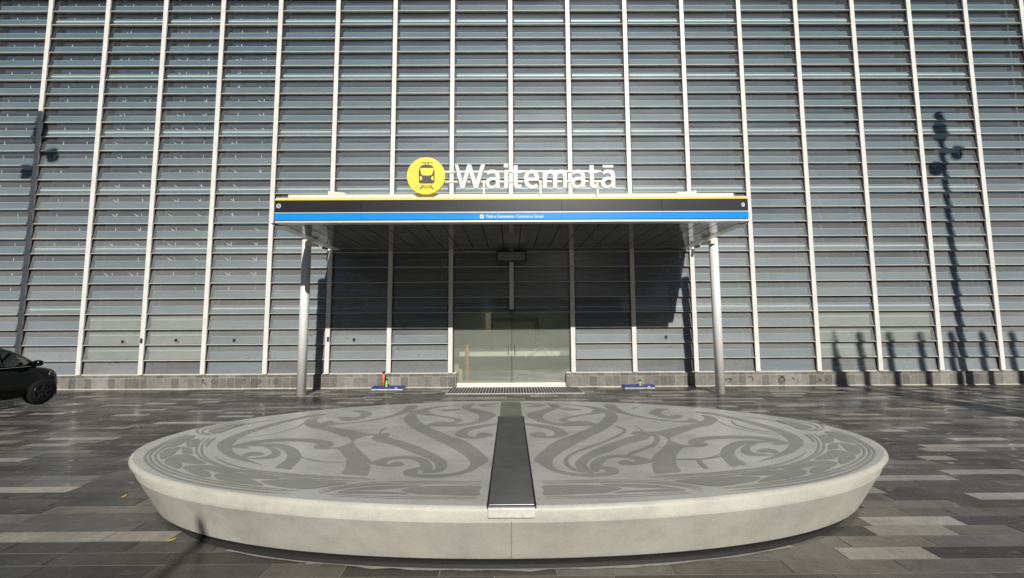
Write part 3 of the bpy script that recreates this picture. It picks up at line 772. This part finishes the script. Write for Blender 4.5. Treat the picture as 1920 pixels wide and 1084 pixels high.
# engraved pattern: outlines traced on the left half, laid on the top and mirrored for the right half
def cA(p): return (240 + p[0] / 5.0526, 740 + p[1] / 5.0526)
def cB(p): return (600 + p[0] / 5.0526, 740 + p[1] / 5.0526)
def cC(p): return (940 + p[0] / 5.0526, 740 + p[1] / 5.0526)
pb = MB(); zc = [ZT + .0012]
def fill(pts, f, mirror=True, n=4):
    q = [onz(p.x, p.y, ZT) for p in smooth([f(p) for p in pts], True, n)]
    zc[0] += .00006
    q = [Vector((v.x, v.y, zc[0])) for v in q]
    pb.sheet(q)
    if mirror: pb.sheet([Vector((-v.x + .006, v.y, v.z)) for v in reversed(q)])
def line(pts, f, w, mirror=True, taper=True):
    q = [onz(p.x, p.y, ZT) for p in smooth([f(p) for p in pts], False, 5)]
    zc[0] += .00006; L = len(q); A = []; B = []
    for i, v in enumerate(q):
        d = (q[min(i + 1, L - 1)] - q[max(i - 1, 0)]); d.normalize()
        k = min(1, 5 * min(i, L - 1 - i) / L + .25) if taper else 1
        nn = Vector((-d.y, d.x, 0)) * w * .5 * k
        A.append(Vector((v.x, v.y, zc[0])) + nn); B.append(Vector((v.x, v.y, zc[0])) - nn)
    for i in range(L - 1):
        pb.poly([A[i], A[i + 1], B[i + 1], B[i]])
        if mirror:
            m_ = lambda v: Vector((-v.x + .006, v.y, v.z))
            pb.poly([m_(B[i]), m_(B[i + 1]), m_(A[i + 1]), m_(A[i])])
# the great S beside the strip
fill([(1480, 82), (1205, 104), (1000, 130), (870, 163), (805, 205), (797, 245), (850, 300), (950, 360), (1100, 430), (1220, 490), (1330, 550), (1405, 608), (1425, 655), (1390, 703), (1290, 738), (1150, 755), (1000, 756), (935, 750), (915, 737), (955, 712), (950, 688), (880, 696), (812, 712), (788, 742), (815, 770), (950, 786), (1100, 788), (1250, 775), (1400, 740), (1500, 690), (1560, 650), (1600, 624), (1545, 560), (1430, 470), (1330, 420), (1250, 395), (1130, 350), (1010, 295), (950, 255), (915, 215), (925, 185), (980, 165), (1080, 130), (1250, 106)], cB)
fill([(490, 410), (520, 388), (590, 365), (645, 365), (670, 382), (640, 402), (760, 435), (900, 480), (1030, 535), (1130, 585), (1195, 635), (1207, 670), (1180, 715), (1110, 738), (1000, 745), (975, 735), (1065, 715), (1095, 690), (1085, 650), (1040, 615), (975, 588), (850, 540), (700, 480), (560, 450), (500, 428)], cB)
fill([(460, 655), (540, 617), (640, 594), (780, 584), (900, 590), (1000, 608), (1045, 640), (1066, 675), (1058, 712), (1000, 730), (958, 715), (952, 690), (940, 658), (900, 627), (820, 610), (720, 613), (650, 632), (632, 648), (655, 660), (690, 642), (750, 636), (800, 652), (775, 674), (700, 683), (600, 680), (520, 667)], cB)
# trunk and branch
fill([(-154, 268), (-119, 238), (-40, 218), (5, 217), (-24, 234), (-19, 262), (60, 292), (150, 311), (300, 340), (430, 366), (520, 371), (588, 370), (585, 380), (470, 387), (380, 407), (322, 437), (328, 470), (355, 505), (405, 550), (452, 592), (485, 640), (440, 655), (472, 668), (476, 695), (445, 766), (325, 760), (205, 752), (235, 700), (248, 650), (240, 600), (205, 552), (150, 515), (60, 520), (0, 518), (-40, 512), (-62, 497), (-44, 482), (0, 476), (30, 482), (50, 498), (150, 500), (220, 485), (272, 464), (300, 440), (275, 415), (200, 390), (100, 355), (30, 335), (-70, 318), (-130, 292)], cB)
line([(560, 372), (590, 335), (645, 308)], cB, .03)
line([(-154, 268), (-200, 300), (-330, 345), (-500, 380), (-700, 410), (-760, 412)], cB, .022)
# long leaf and hook of the left half
fill([(985, 490), (1060, 465), (1200, 436), (1400, 418), (1600, 415), (1800, 424), (1920, 445), (1949, 470), (1920, 492), (1850, 500), (1800, 478), (1780, 460), (1650, 445), (1450, 443), (1280, 455), (1150, 478), (1130, 492), (1150, 508), (1050, 508), (1000, 503)], cA)
fill([(1395, 690), (1480, 630), (1507, 590), (1490, 545), (1430, 510), (1350, 490), (1280, 486), (1150, 486), (1180, 474), (1280, 466), (1400, 465), (1500, 477), (1590, 510), (1635, 560), (1642, 595), (1600, 650), (1535, 708), (1465, 700)], cA)
line([(1640, 590), (1720, 615), (1810, 632), (1919, 640), (2060, 638)], cA, .022)
fill([(1280, 492), (1330, 488), (1400, 510), (1445, 545), (1432, 580), (1370, 605), (1270, 613), (1180, 610), (1140, 604), (1190, 598), (1260, 592), (1330, 576), (1362, 552), (1345, 520)], cA)
fill([(1065, 598), (1110, 560), (1180, 543), (1260, 548), (1292, 563), (1255, 579), (1190, 580), (1150, 582), (1120, 600), (1150, 612), (1110, 612)], cA)
fill([(1750, 190), (1500, 242), (1300, 290), (1100, 350), (960, 400), (870, 450), (843, 490), (880, 540), (960, 590), (1060, 620), (1170, 645), (1280, 671), (1165, 626), (1105, 600), (1040, 570), (1000, 540), (982, 495), (1010, 445), (1080, 400), (1200, 350), (1400, 290), (1600, 236), (1750, 208), (1880, 190)], cA)
# far spirals
fill([(15, 278), (40, 262), (110, 245), (130, 262), (220, 268), (350, 258), (520, 232), (680, 192), (780, 150), (820, 110), (925, 106), (895, 142), (800, 182), (620, 225), (420, 258), (220, 280), (60, 287)], cB)
fill([(310, 155), (400, 150), (470, 165), (495, 187), (440, 215), (350, 238), (250, 248), (180, 242), (290, 225), (360, 210), (390, 190), (370, 170)], cB)
fill([(165, 222), (220, 211), (290, 216), (265, 230), (205, 232)], cB)
fill([(1340, 118), (1380, 98), (1480, 90), (1430, 112), (1442, 130), (1560, 155), (1640, 175), (1665, 195), (1600, 237), (1500, 272), (1350, 297), (1180, 303), (1060, 299), (1010, 290), (1060, 268), (1140, 258), (1230, 263), (1300, 280), (1420, 265), (1490, 235), (1510, 210), (1480, 180), (1400, 150)], cB)
fill([(920, 175), (1030, 155), (1045, 178), (1110, 192), (1250, 213), (1345, 236), (1350, 250), (1290, 270), (1200, 279), (1120, 276), (1235, 262), (1280, 247), (1240, 226), (1120, 206), (1000, 195)], cB)
fill([(1140, 150), (1200, 140), (1345, 136), (1290, 152), (1190, 158)], cB)
fill([(1490, 100), (1550, 90), (1680, 82), (1690, 88), (1590, 98), (1560, 108), (1680, 112), (1600, 118), (1530, 112)], cB)
fill([(1275, 380), (1300, 350), (1380, 315), (1500, 290), (1660, 275), (1662, 288), (1530, 315), (1430, 340), (1395, 372), (1412, 392), (1470, 402), (1478, 385), (1492, 370), (1560, 360), (1640, 379), (1590, 402), (1480, 419), (1380, 413), (1310, 400)], cB)
# border near the front
fill([(765, 907), (850, 885), (1000, 872), (1200, 866), (1512, 866), (1506, 912), (1498, 957), (1200, 952), (950, 945), (830, 928)], cB, True, 3)
fill([(160, 925), (400, 882), (620, 866), (950, 860), (870, 876), (700, 892), (540, 902), (310, 906)], cB)
fill([(160, 932), (310, 913), (540, 920), (740, 927), (835, 946), (600, 942), (250, 940)], cB)
for pts in ([(0, 905), (200, 870), (450, 838), (800, 824), (1200, 822), (1530, 826)], [(-20, 925), (180, 885), (420, 855), (760, 838), (1200, 834), (1525, 838)], [(-10, 945), (150, 900), (380, 868), (700, 850), (1200, 846), (1520, 852)], [(60, 945), (500, 962), (900, 972), (1490, 975)], [(100, 962), (500, 978), (900, 988), (1485, 990)]):
    line(pts, cB, .011)
# border arcs
for pts in ([(570, 372), (400, 430), (270, 495), (190, 550), (160, 600), (190, 655), (280, 720), (450, 790), (700, 850), (1000, 895), (1300, 925), (1540, 940)],
            [(590, 378), (440, 430), (310, 490), (230, 545), (206, 597), (240, 652), (340, 715), (520, 775), (780, 835), (1050, 875), (1350, 905), (1640, 915)],
            [(600, 388), (470, 440), (350, 497), (275, 550), (257, 598), (300, 652), (400, 705), (560, 760), (800, 815), (1050, 855), (1250, 880), (1500, 902)]):
    line(pts, cA, .022)
for pts in ([(740, 408), (680, 450), (648, 510), (663, 570), (730, 622), (850, 672), (1000, 712), (1200, 750), (1500, 787), (1920, 812), (2170, 822)],
            [(790, 405), (722, 455), (695, 510), (712, 572), (790, 632), (950, 692), (1150, 727), (1400, 759), (1700, 782), (1919, 792), (2350, 805)],
            [(820, 585), (880, 625), (1000, 672), (1200, 717), (1450, 746), (1700, 766), (1920, 778), (2250, 790)]):
    line(pts, cA, .021)
line([(830, 408), (770, 450), (740, 490)], cA, .03)
for pts in ([(330, 500), (420, 450), (520, 405), (620, 388), (640, 395), (590, 420), (545, 440), (510, 465), (430, 490)],
            [(560, 440), (600, 425), (670, 420), (682, 440), (645, 485), (610, 495), (560, 490), (548, 465)],
            [(315, 610), (298, 570), (330, 530), (420, 506), (490, 500), (455, 540), (430, 565), (370, 592)], [(500, 498), (590, 507), (610, 540), (605, 562), (540, 555), (500, 545), (520, 528)],
            [(345, 645), (360, 610), (430, 580), (520, 568), (600, 575), (660, 610), (740, 650), (640, 655), (550, 645), (495, 630), (510, 660), (480, 703), (400, 675)],
            [(520, 695), (550, 677), (640, 668), (780, 672), (900, 700), (1060, 730), (900, 738), (800, 724), (670, 700), (765, 735), (780, 778), (700, 780), (600, 745)],
            [(815, 770), (860, 750), (980, 742), (1150, 755), (1440, 792), (1300, 797), (1190, 795), (1050, 782), (1190, 812), (1280, 862), (1150, 852), (950, 825), (850, 800)],
            [(1255, 825), (1400, 808), (1600, 806), (1819, 818), (2070, 840), (1919, 868), (1700, 896), (1500, 882), (1350, 857)],
            [(760, 348), (800, 330), (900, 300), (1000, 280), (1110, 274), (1000, 312), (880, 362), (800, 362)]):
    fill(pts, cA)
for pts in ([(820, 372), (720, 378), (650, 350), (690, 315), (820, 285), (1000, 250), (1200, 212)], [(840, 375), (750, 372), (700, 350), (740, 325), (850, 298), (1000, 268), (1250, 228)], [(860, 365), (980, 322), (1150, 275), (1400, 235)]):
    line(pts, cA, .02)
# thin extra lines only on the right half
line([(1085, 300), (1160, 325), (1155, 362), (1000, 438), (800, 510), (675, 562), (615, 622), (635, 672), (720, 722), (870, 742)], cC, .045, False)
line([(1330, 372), (1440, 385), (1480, 412), (1440, 478), (1290, 535), (1195, 575)], cC, .06, False)
line([(1640, 615), (1800, 612), (1919, 610), (2060, 590), (2150, 560)], cC, .02, False)
line([(2180, 245), (2230, 290), (2400, 335), (2600, 362)], cC, .025, False)
line([(1860, 612), (1900, 660), (1950, 705)], cC, .05, False)
line([(1250, 140), (1258, 128), (1290, 120)], cC, .03, False)
o = pb.build('carved_pattern', 'pattern', bench, BO, norm=False)
for pl in o.data.polygons: pass
bm = bmesh.new(); bm.from_mesh(o.data)
for f in bm.faces:
    if f.normal.z < 0: f.normal_flip()
bm.to_mesh(o.data); bm.free()

# ---------------------------------------------------------------- trays with bottles by the plinth
def tray(x0, x1, y0, label):
    t = empty('washing_tray', ((x0 + x1) / 2, y0, .0), label, 'tray', 'blue washing trays against the plinth')
    w = (x1 - x0) / 2; d = .15
    mb = MB(); mb.box(-w, w, 0, d * 2, .004, .03)
    mb.build('foam_base', 'grubby', t)
    mb = MB(); mb.box(-w, w, -.004, .016, .031, .085); mb.box(-w, w, 2 * d - .016, 2 * d, .031, .085); mb.box(-w, -w + .02, .017, 2 * d - .017, .031, .085); mb.box(w - .02, w, .017, 2 * d - .017, .031, .085); mb.box(-w + .021, w - .021, .017, 2 * d - .017, .031, .045)
    mb.build('rim', 'bluep', t, bevel=.004)
    mb = MB(); mb.box(w * .5, w * .66, -.008, -.0045, .045, .07); mb.build('tag', 'grubby', t)
    return t
a = onz(702, 729); b2 = onz(759, 729); tray(a.x, b2.x, 11.9, 'blue tray holding an orange tube, left of the entrance')
a = onz(1168, 727); b2 = onz(1225, 727); tray(a.x, b2.x, 11.9, 'grubby blue tray holding a small spray bottle, right of the entrance')
p = at(719, 722, 12.05)
t = empty('cleaning_tube', (p.x, 12.05, .046), 'tall orange tube with black cap standing in the left blue tray', 'tube')
MB().lathe([(.035, 0), (.035, .40), (.03, .405)], seg=16).build('body', 'orange', t)
MB().lathe([(.036, .406), (.036, .47), (.028, .478)], seg=16).build('cap', 'dark', t)
p = at(723.5, 722, 12.0)
t = empty('spray_bottle', (p.x + .02, 11.99, .046), 'green spray bottle with black trigger beside the orange tube', 'bottle')
MB().lathe([(.030, 0), (.036, .02), (.036, .14), (.02, .2), (.016, .22)], seg=16).build('body', 'green', t)
MB().box(-.02, .03, -.016, .016, .221, .27).box(-.045, -.021, -.012, .012, .24, .265).box(.012, .02, -.008, .008, .19, .2205).build('trigger', 'dark', t)
p = at(1200, 720, 12.0)
t = empty('spray_bottle', (p.x, 12.0, .046), 'small yellow green spray bottle with dark trigger in the right tray', 'bottle')
MB().lathe([(.028, 0), (.034, .02), (.034, .10), (.018, .14), (.015, .155)], seg=16).build('body', 'green', t)
MB().box(-.02, .03, -.016, .016, .156, .20).box(-.045, -.021, -.012, .012, .175, .195).build('trigger', 'dark', t)
t = empty('small_bottle', (p.x + .085, 12.02, .046), 'short red bottle lying beside the spray bottle in the right tray', 'bottle')
MB().lathe([(.022, 0), (.026, .01), (.026, .06), (.012, .085)], seg=14).build('body', 'red', t)
MB().lathe([(.012, .0855), (.012, .10)], seg=12).build('cap', 'grubby', t)

# ---------------------------------------------------------------- leaves
for px, py, lb in ((592, 744, 'yellow leaf on the paving beside the left canopy post'), (303, 782, 'yellow leaf on the paving behind the bench, farther right of two'), (213, 803, 'yellow leaf on the paving left of the bench'), (150, 795, 'pale yellow leaf on the paving right of the car'),
                   (232, 933, 'small green leaf on the paving near the left end of the bench'), (322, 1015, 'bright yellow leaf on the paving in front of the bench')):
    p = onz(px, py); a = random.uniform(0, 6.28)
    bm = bmesh.new(); nn = 7; L = .03
    lf = []; rg = []; md = []
    for i in range(nn):
        u = i / (nn - 1); w = .012 * math.sin(math.pi * min(1, u * .95 + .05)); z = .008 + .012 * u * u
        md.append(bm.verts.new((L * (u * 2 - 1), 0, z - .003))); lf.append(bm.verts.new((L * (u * 2 - 1), w, z + .004))); rg.append(bm.verts.new((L * (u * 2 - 1), -w, z)))
    for i in range(nn - 1):
        bm.faces.new((md[i], md[i + 1], lf[i + 1], lf[i])); bm.faces.new((rg[i], rg[i + 1], md[i + 1], md[i]))
    me = bpy.data.meshes.new('fallen_leaf'); bm.to_mesh(me); bm.free(); me.materials.append(MT['leaf'])
    o = bpy.data.objects.new('fallen_leaf', me); COL.objects.link(o); o.location = (p.x, p.y, 0); o.rotation_euler = (0, 0, a)
    tag(o, lb, 'leaf', 'fallen leaves on the paving')

# ---------------------------------------------------------------- parked car, nose towards the facade
car = empty('parked_car', (-12.32, 8.75, 0), 'black hatchback parked at the left edge of the plaza facing the facade', 'car')
# local: +y is the nose, x is across; stations (y, half width at belt, z bottom, z belt, half width top, z top)
def shell(st, name, mat, rows, par=car):
    bm = bmesh.new(); rg = []
    for s in st:
        rg.append([bm.verts.new(p) for p in rows(s)])
    for a, b_ in zip(rg, rg[1:]):
        for i in range(len(a) - 1):
            f = bm.faces.new((a[i], a[i + 1], b_[i + 1], b_[i])); f.smooth = True
    for r in (rg[0], rg[-1]):
        try: bm.faces.new(r)
        except ValueError: pass
    bmesh.ops.recalc_face_normals(bm, faces=bm.faces)
    me = bpy.data.meshes.new(name); bm.to_mesh(me); bm.free(); me.materials.append(MT[mat])
    o = bpy.data.objects.new(name, me); COL.objects.link(o); o.parent = par
    md = o.modifiers.new('sub', 'SUBSURF'); md.levels = 2; md.render_levels = 2
    return o
def body_rows(s):
    y, hw, zb, zs, zt = s
    half = [(0, zb), (hw * .80, zb), (hw * .97, zb + .05), (hw, zb + .20), (hw * .985, zs), (hw * .93, zt - .03), (hw * .80, zt), (hw * .35, zt + .02), (0, zt + .025)]
    return [(x, y, z) for x, z in half] + [(-x, y, z) for x, z in reversed(half[1:-1])] + [(half[0][0], y, half[0][1] + .0001)]
shell([(-1.98, .60, .35, .6, .80), (-1.92, .74, .26, .66, .93), (-1.6, .82, .20, .70, .97), (-.9, .845, .19, .70, .955), (0, .85, .18, .69, .945), (.8, .85, .18, .68, .93), (1.2, .85, .18, .66, .91), (1.45, .85, .19, .66, .90), (1.70, .83, .20, .62, .83), (1.82, .76, .22, .56, .74), (1.90, .60, .25, .50, .62), (1.94, .45, .3, .47, .56)], 'body', 'carbon', body_rows)
def top_rows(s):
    y, hb, zb, ht, zt = s
    half = [(0, zb), (hb, zb), (hb * .5 + ht * .5 + .02, (zb + zt) / 2), (ht, zt - .05), (ht * .8, zt), (0, zt + .02)]
    return [(x, y, z) for x, z in half] + [(-x, y, z) for x, z in reversed(half[1:-1])] + [(0, y, zb + .0001)]
shell([(-1.85, .70, .93, .60, .97), (-1.6, .76, .93, .58, 1.20), (-1.2, .79, .93, .58, 1.38), (-.5, .80, .93, .62, 1.50), (.2, .80, .92, .62, 1.50), (.64, .80, .91, .62, 1.46), (.96, .80, .90, .63, 1.34), (1.24, .78, .88, .64, 1.16), (1.52, .72, .86, .66, .93)], 'roof', 'carbon', top_rows)
# side windows (right side), pillar strip, belt strip
def sidex(z): return .80 + (.60 - .80) * (z - .92) / (1.40 - .92) + .028
for q in ([(.62, .965), (1.27, .95), (1.06, 1.11), (.82, 1.25), (.62, 1.33)], [(-.30, .985), (.53, .972), (.53, 1.345), (.2, 1.37), (-.30, 1.37)], [(-1.30, .99), (-.40, .987), (-.40, 1.36), (-1.0, 1.32), (-1.28, 1.2)]):
    for sg in (1, -1):
        MB().prism([(sg * sidex(z), y, z) for y, z in q], (sg * .012, 0, 0)).build('side_window', 'carglass', car)
mb = MB()
for sg in (1, -1): mb.prism([(sg * .838, -1.3, .955), (sg * .838, 1.2, .93), (sg * .838, 1.2, .94), (sg * .838, -1.3, .966)], (sg * .012, 0, 0))
mb.build('belt_strip', 'chrome', car)
mb = MB()
for sg in (1, -1): mb.prism([(sg * sidex(.98), .575, .972), (sg * sidex(.98), .60, .972), (sg * sidex(1.34), .57, 1.345), (sg * sidex(1.34), .545, 1.345)], (sg * .018, 0, 0))
mb.build('window_pillar', 'dark', car)
for sg in (1, -1):
    mo = MB(); mo.lathe([(.03, -.07), (.085, -.05), (.10, .0), (.09, .05), (.04, .075)], seg=18)
    o = mo.build('wing_mirror', 'carbon', car, (sg * .925, 1.18, 1.0)); o.scale = (1.15, .8, 1.0)
    MB().box(-.06, .06, -.02, .02, -.02, .02).build('mirror_arm', 'carbon', o, (-sg * .1, 0, -.05))
    MB().prism([(sg * .68, 1.80, .56), (sg * .80, 1.58, .62), (sg * .83, 1.50, .70), (sg * .79, 1.58, .77), (sg * .70, 1.74, .68)], (sg * .012, 0, .012)).build('headlight', 'chrome', car)
    for yy in (1.40, -1.18):
        w = empty('wheel', (0, 0, 0), '', '', None); del w['label']; del w['category']
        w.parent = car; w.location = (sg * .768, yy, .295)
        def wl(prof, nm, mt):
            m_ = MB(); m_.lathe(prof, seg=32); o = m_.build(nm, mt, w); o.rotation_euler = (0, R(90), 0); return o
        wl([(.20, -.09), (.275, -.10), (.295, -.07), (.295, .07), (.275, .10), (.20, .09)], 'tyre', 'tyre')
        wl([(.05, .085 * sg - .03), (.195, .085 * sg - .01), (.195, .085 * sg + .012), (.18, .085 * sg + .016), (.17, .085 * sg + .0), (.05, .085 * sg + .01)], 'rim', 'rim')
        m_ = MB()
        for i in range(5):
            a = i * 2 * math.pi / 5; m_.box(-.012 + sg * .10, .012 + sg * .10, -.018, .018, .03, .185)
            bmesh.ops.rotate(m_.bm, verts=m_.bm.verts[-8:], cent=(0, 0, 0), matrix=Matrix.Rotation(a, 3, 'X'))
        m_.build('spokes', 'rim', w)
        arch = [(sg * .845, yy +   .315 * math.cos(math.pi * i / 16), .295 + .315 * math.sin(math.pi * i / 16)) for i in range(17)]
        arch += [(sg * .845, yy - .315, .19), (sg * .845, yy + .315, .19)]
        MB().prism(arch, (sg * .008, 0, 0)).build('wheel_arch', 'black', car)

# ---------------------------------------------------------------- poles beyond the frame whose shadows cross the facade
SUNX, SUNZ = .150, .6856
def mast(px, py, Y, r, label):
    p = at(px, py, YF); d = YF - Y; h = p.z + d * SUNZ; x = p.x + d * SUNX
    t = empty('camera_mast', (x, Y, 0), label, 'mast', 'tall masts at the two sides of the plaza')
    MB().tube((0, 0, 0), (0, 0, h - .5), r * 1.25, r, 16).build('pole', 'pole', t)
    MB().lathe([(.1, h - .9), (.15, h - .85), (.24, h - .75), (.24, h - .42), (.15, h - .38), (.16, h - .3), (.17, h - .05), (.12, h)], seg=16).build('head', 'pole', t)
    for dx, dz in ((.46, 1.25), (-.30, 1.8)):
        c = MB(); c.box(0 if dx > 0 else dx, dx if dx > 0 else 0, -.03, .03, h - dz - .03, h - dz + .03); c.build('arm', 'pole', t)
        MB().lathe([(.06, h - dz - .22), (.19, h - dz - .16), (.19, h - dz + .06), (.07, h - dz + .14)], c=(dx, 0, 0), seg=14).build('camera_head', 'pole', t)
mast(1765, 208, 7.3, .105, 'tall camera mast just out of view to the right of the plaza')
mast(74, 212, 7.3, .105, 'tall camera mast just out of view to the left of the plaza')
for i, px in enumerate((1568, 1616, 1672, 1730, 1788, 1846, 1902)):
    Y = 1.0; p = at(px, 622 + (0 if i else -6), YF); d = YF - Y
    mb = MB(); hh = p.z + d * SUNZ
    mb.tube((0, 0, 0), (0, 0, hh), 1.0 if i == 0 else .135, .03 if i == 0 else .11, 14)
    if i == 0: mb.bm.verts.ensure_lookup_table()
    o = mb.build('flag_pole', 'pole', None, (p.x + d * SUNX, Y, 0))
    tag(o, 'thick tapering pole at the end of the row behind the viewer' if i == 0 else 'slender pole in the row behind the viewer', 'pole', None if i == 0 else 'poles standing in a row behind the viewer')
p = onz(316, 1069); d = 9.0
o = MB().tube((0, 0, 0), (0, 0, 6.62), .07, .05, 14).build('marker_post', 'dark', None, (p.x + SUNX * d, p.y - d, 0))
tag(o, 'thin dark post behind the viewer whose soft shadow touches the left front of the bench', 'post')

# ---------------------------------------------------------------- office blocks added behind the viewer for reflections, tall and dark to cut skylight
def block(x0, x1, y, h, col, label):
    t = empty('office_block', ((x0 + x1) / 2, y, 0), label, 'building', 'unseen office blocks added across the street behind the viewer')
    w2 = (x1 - x0) / 2
    MB().box(-w2, w2, -18, 0, -.02, h).build('wall', col, t)
    n = int(h / 3.6)
    for i in range(n):
        MB().box(-w2 + 1, w2 - 1, .002, .06, 1.0 + i * 3.6, 3.1 + i * 3.6).build('window_band', 'charcoal', t)
block(-62, -6, -56, 31, 'plinth_plain', 'unseen grey office block with dark window bands, raised to cut skylight, behind the viewer left')
block(-4, 24, -58, 35, 'blockwall', 'unseen taller pale office block with dark window bands, raised to cut skylight, behind the viewer')
block(26, 66, -56, 29, 'plinth_plain', 'unseen lower grey office block with dark window bands, raised to cut skylight, behind viewer right')

# ---------------------------------------------------------------- light
w = bpy.data.worlds.new('World'); S.world = w; w.use_nodes = True; nt = w.node_tree
sky = nt.nodes.new('ShaderNodeTexSky'); sky.sky_type = 'NISHITA'; sky.sun_disc = False
EL = math.atan(SUNZ / math.hypot(1, SUNX)); AZ = math.atan2(SUNX, -1)
sky.sun_elevation = EL; sky.sun_rotation = AZ; sky.altitude = 20; sky.air_density = .75; sky.dust_density = .35; sky.ozone_density = 1.0
bg = nt.nodes['Background']; bg.inputs['Strength'].default_value = .05
nt.links.new(sky.outputs[0], bg.inputs['Color'])
ld = bpy.data.lights.new('sun', 'SUN'); ld.energy = 5.0; ld.angle = R(.5); ld.color = (1, .965, .90)
sun = bpy.data.objects.new('sun', ld); COL.objects.link(sun)
sun.rotation_euler = Vector((SUNX, -1, SUNZ)).to_track_quat('Z', 'Y').to_euler(); sun.location = (3, -20, 15)
S.view_settings.view_transform = 'Standard'; S.view_settings.look = 'None'; S.view_settings.exposure = .0; S.view_settings.gamma = 1
S.cycles.transparent_max_bounces = 16
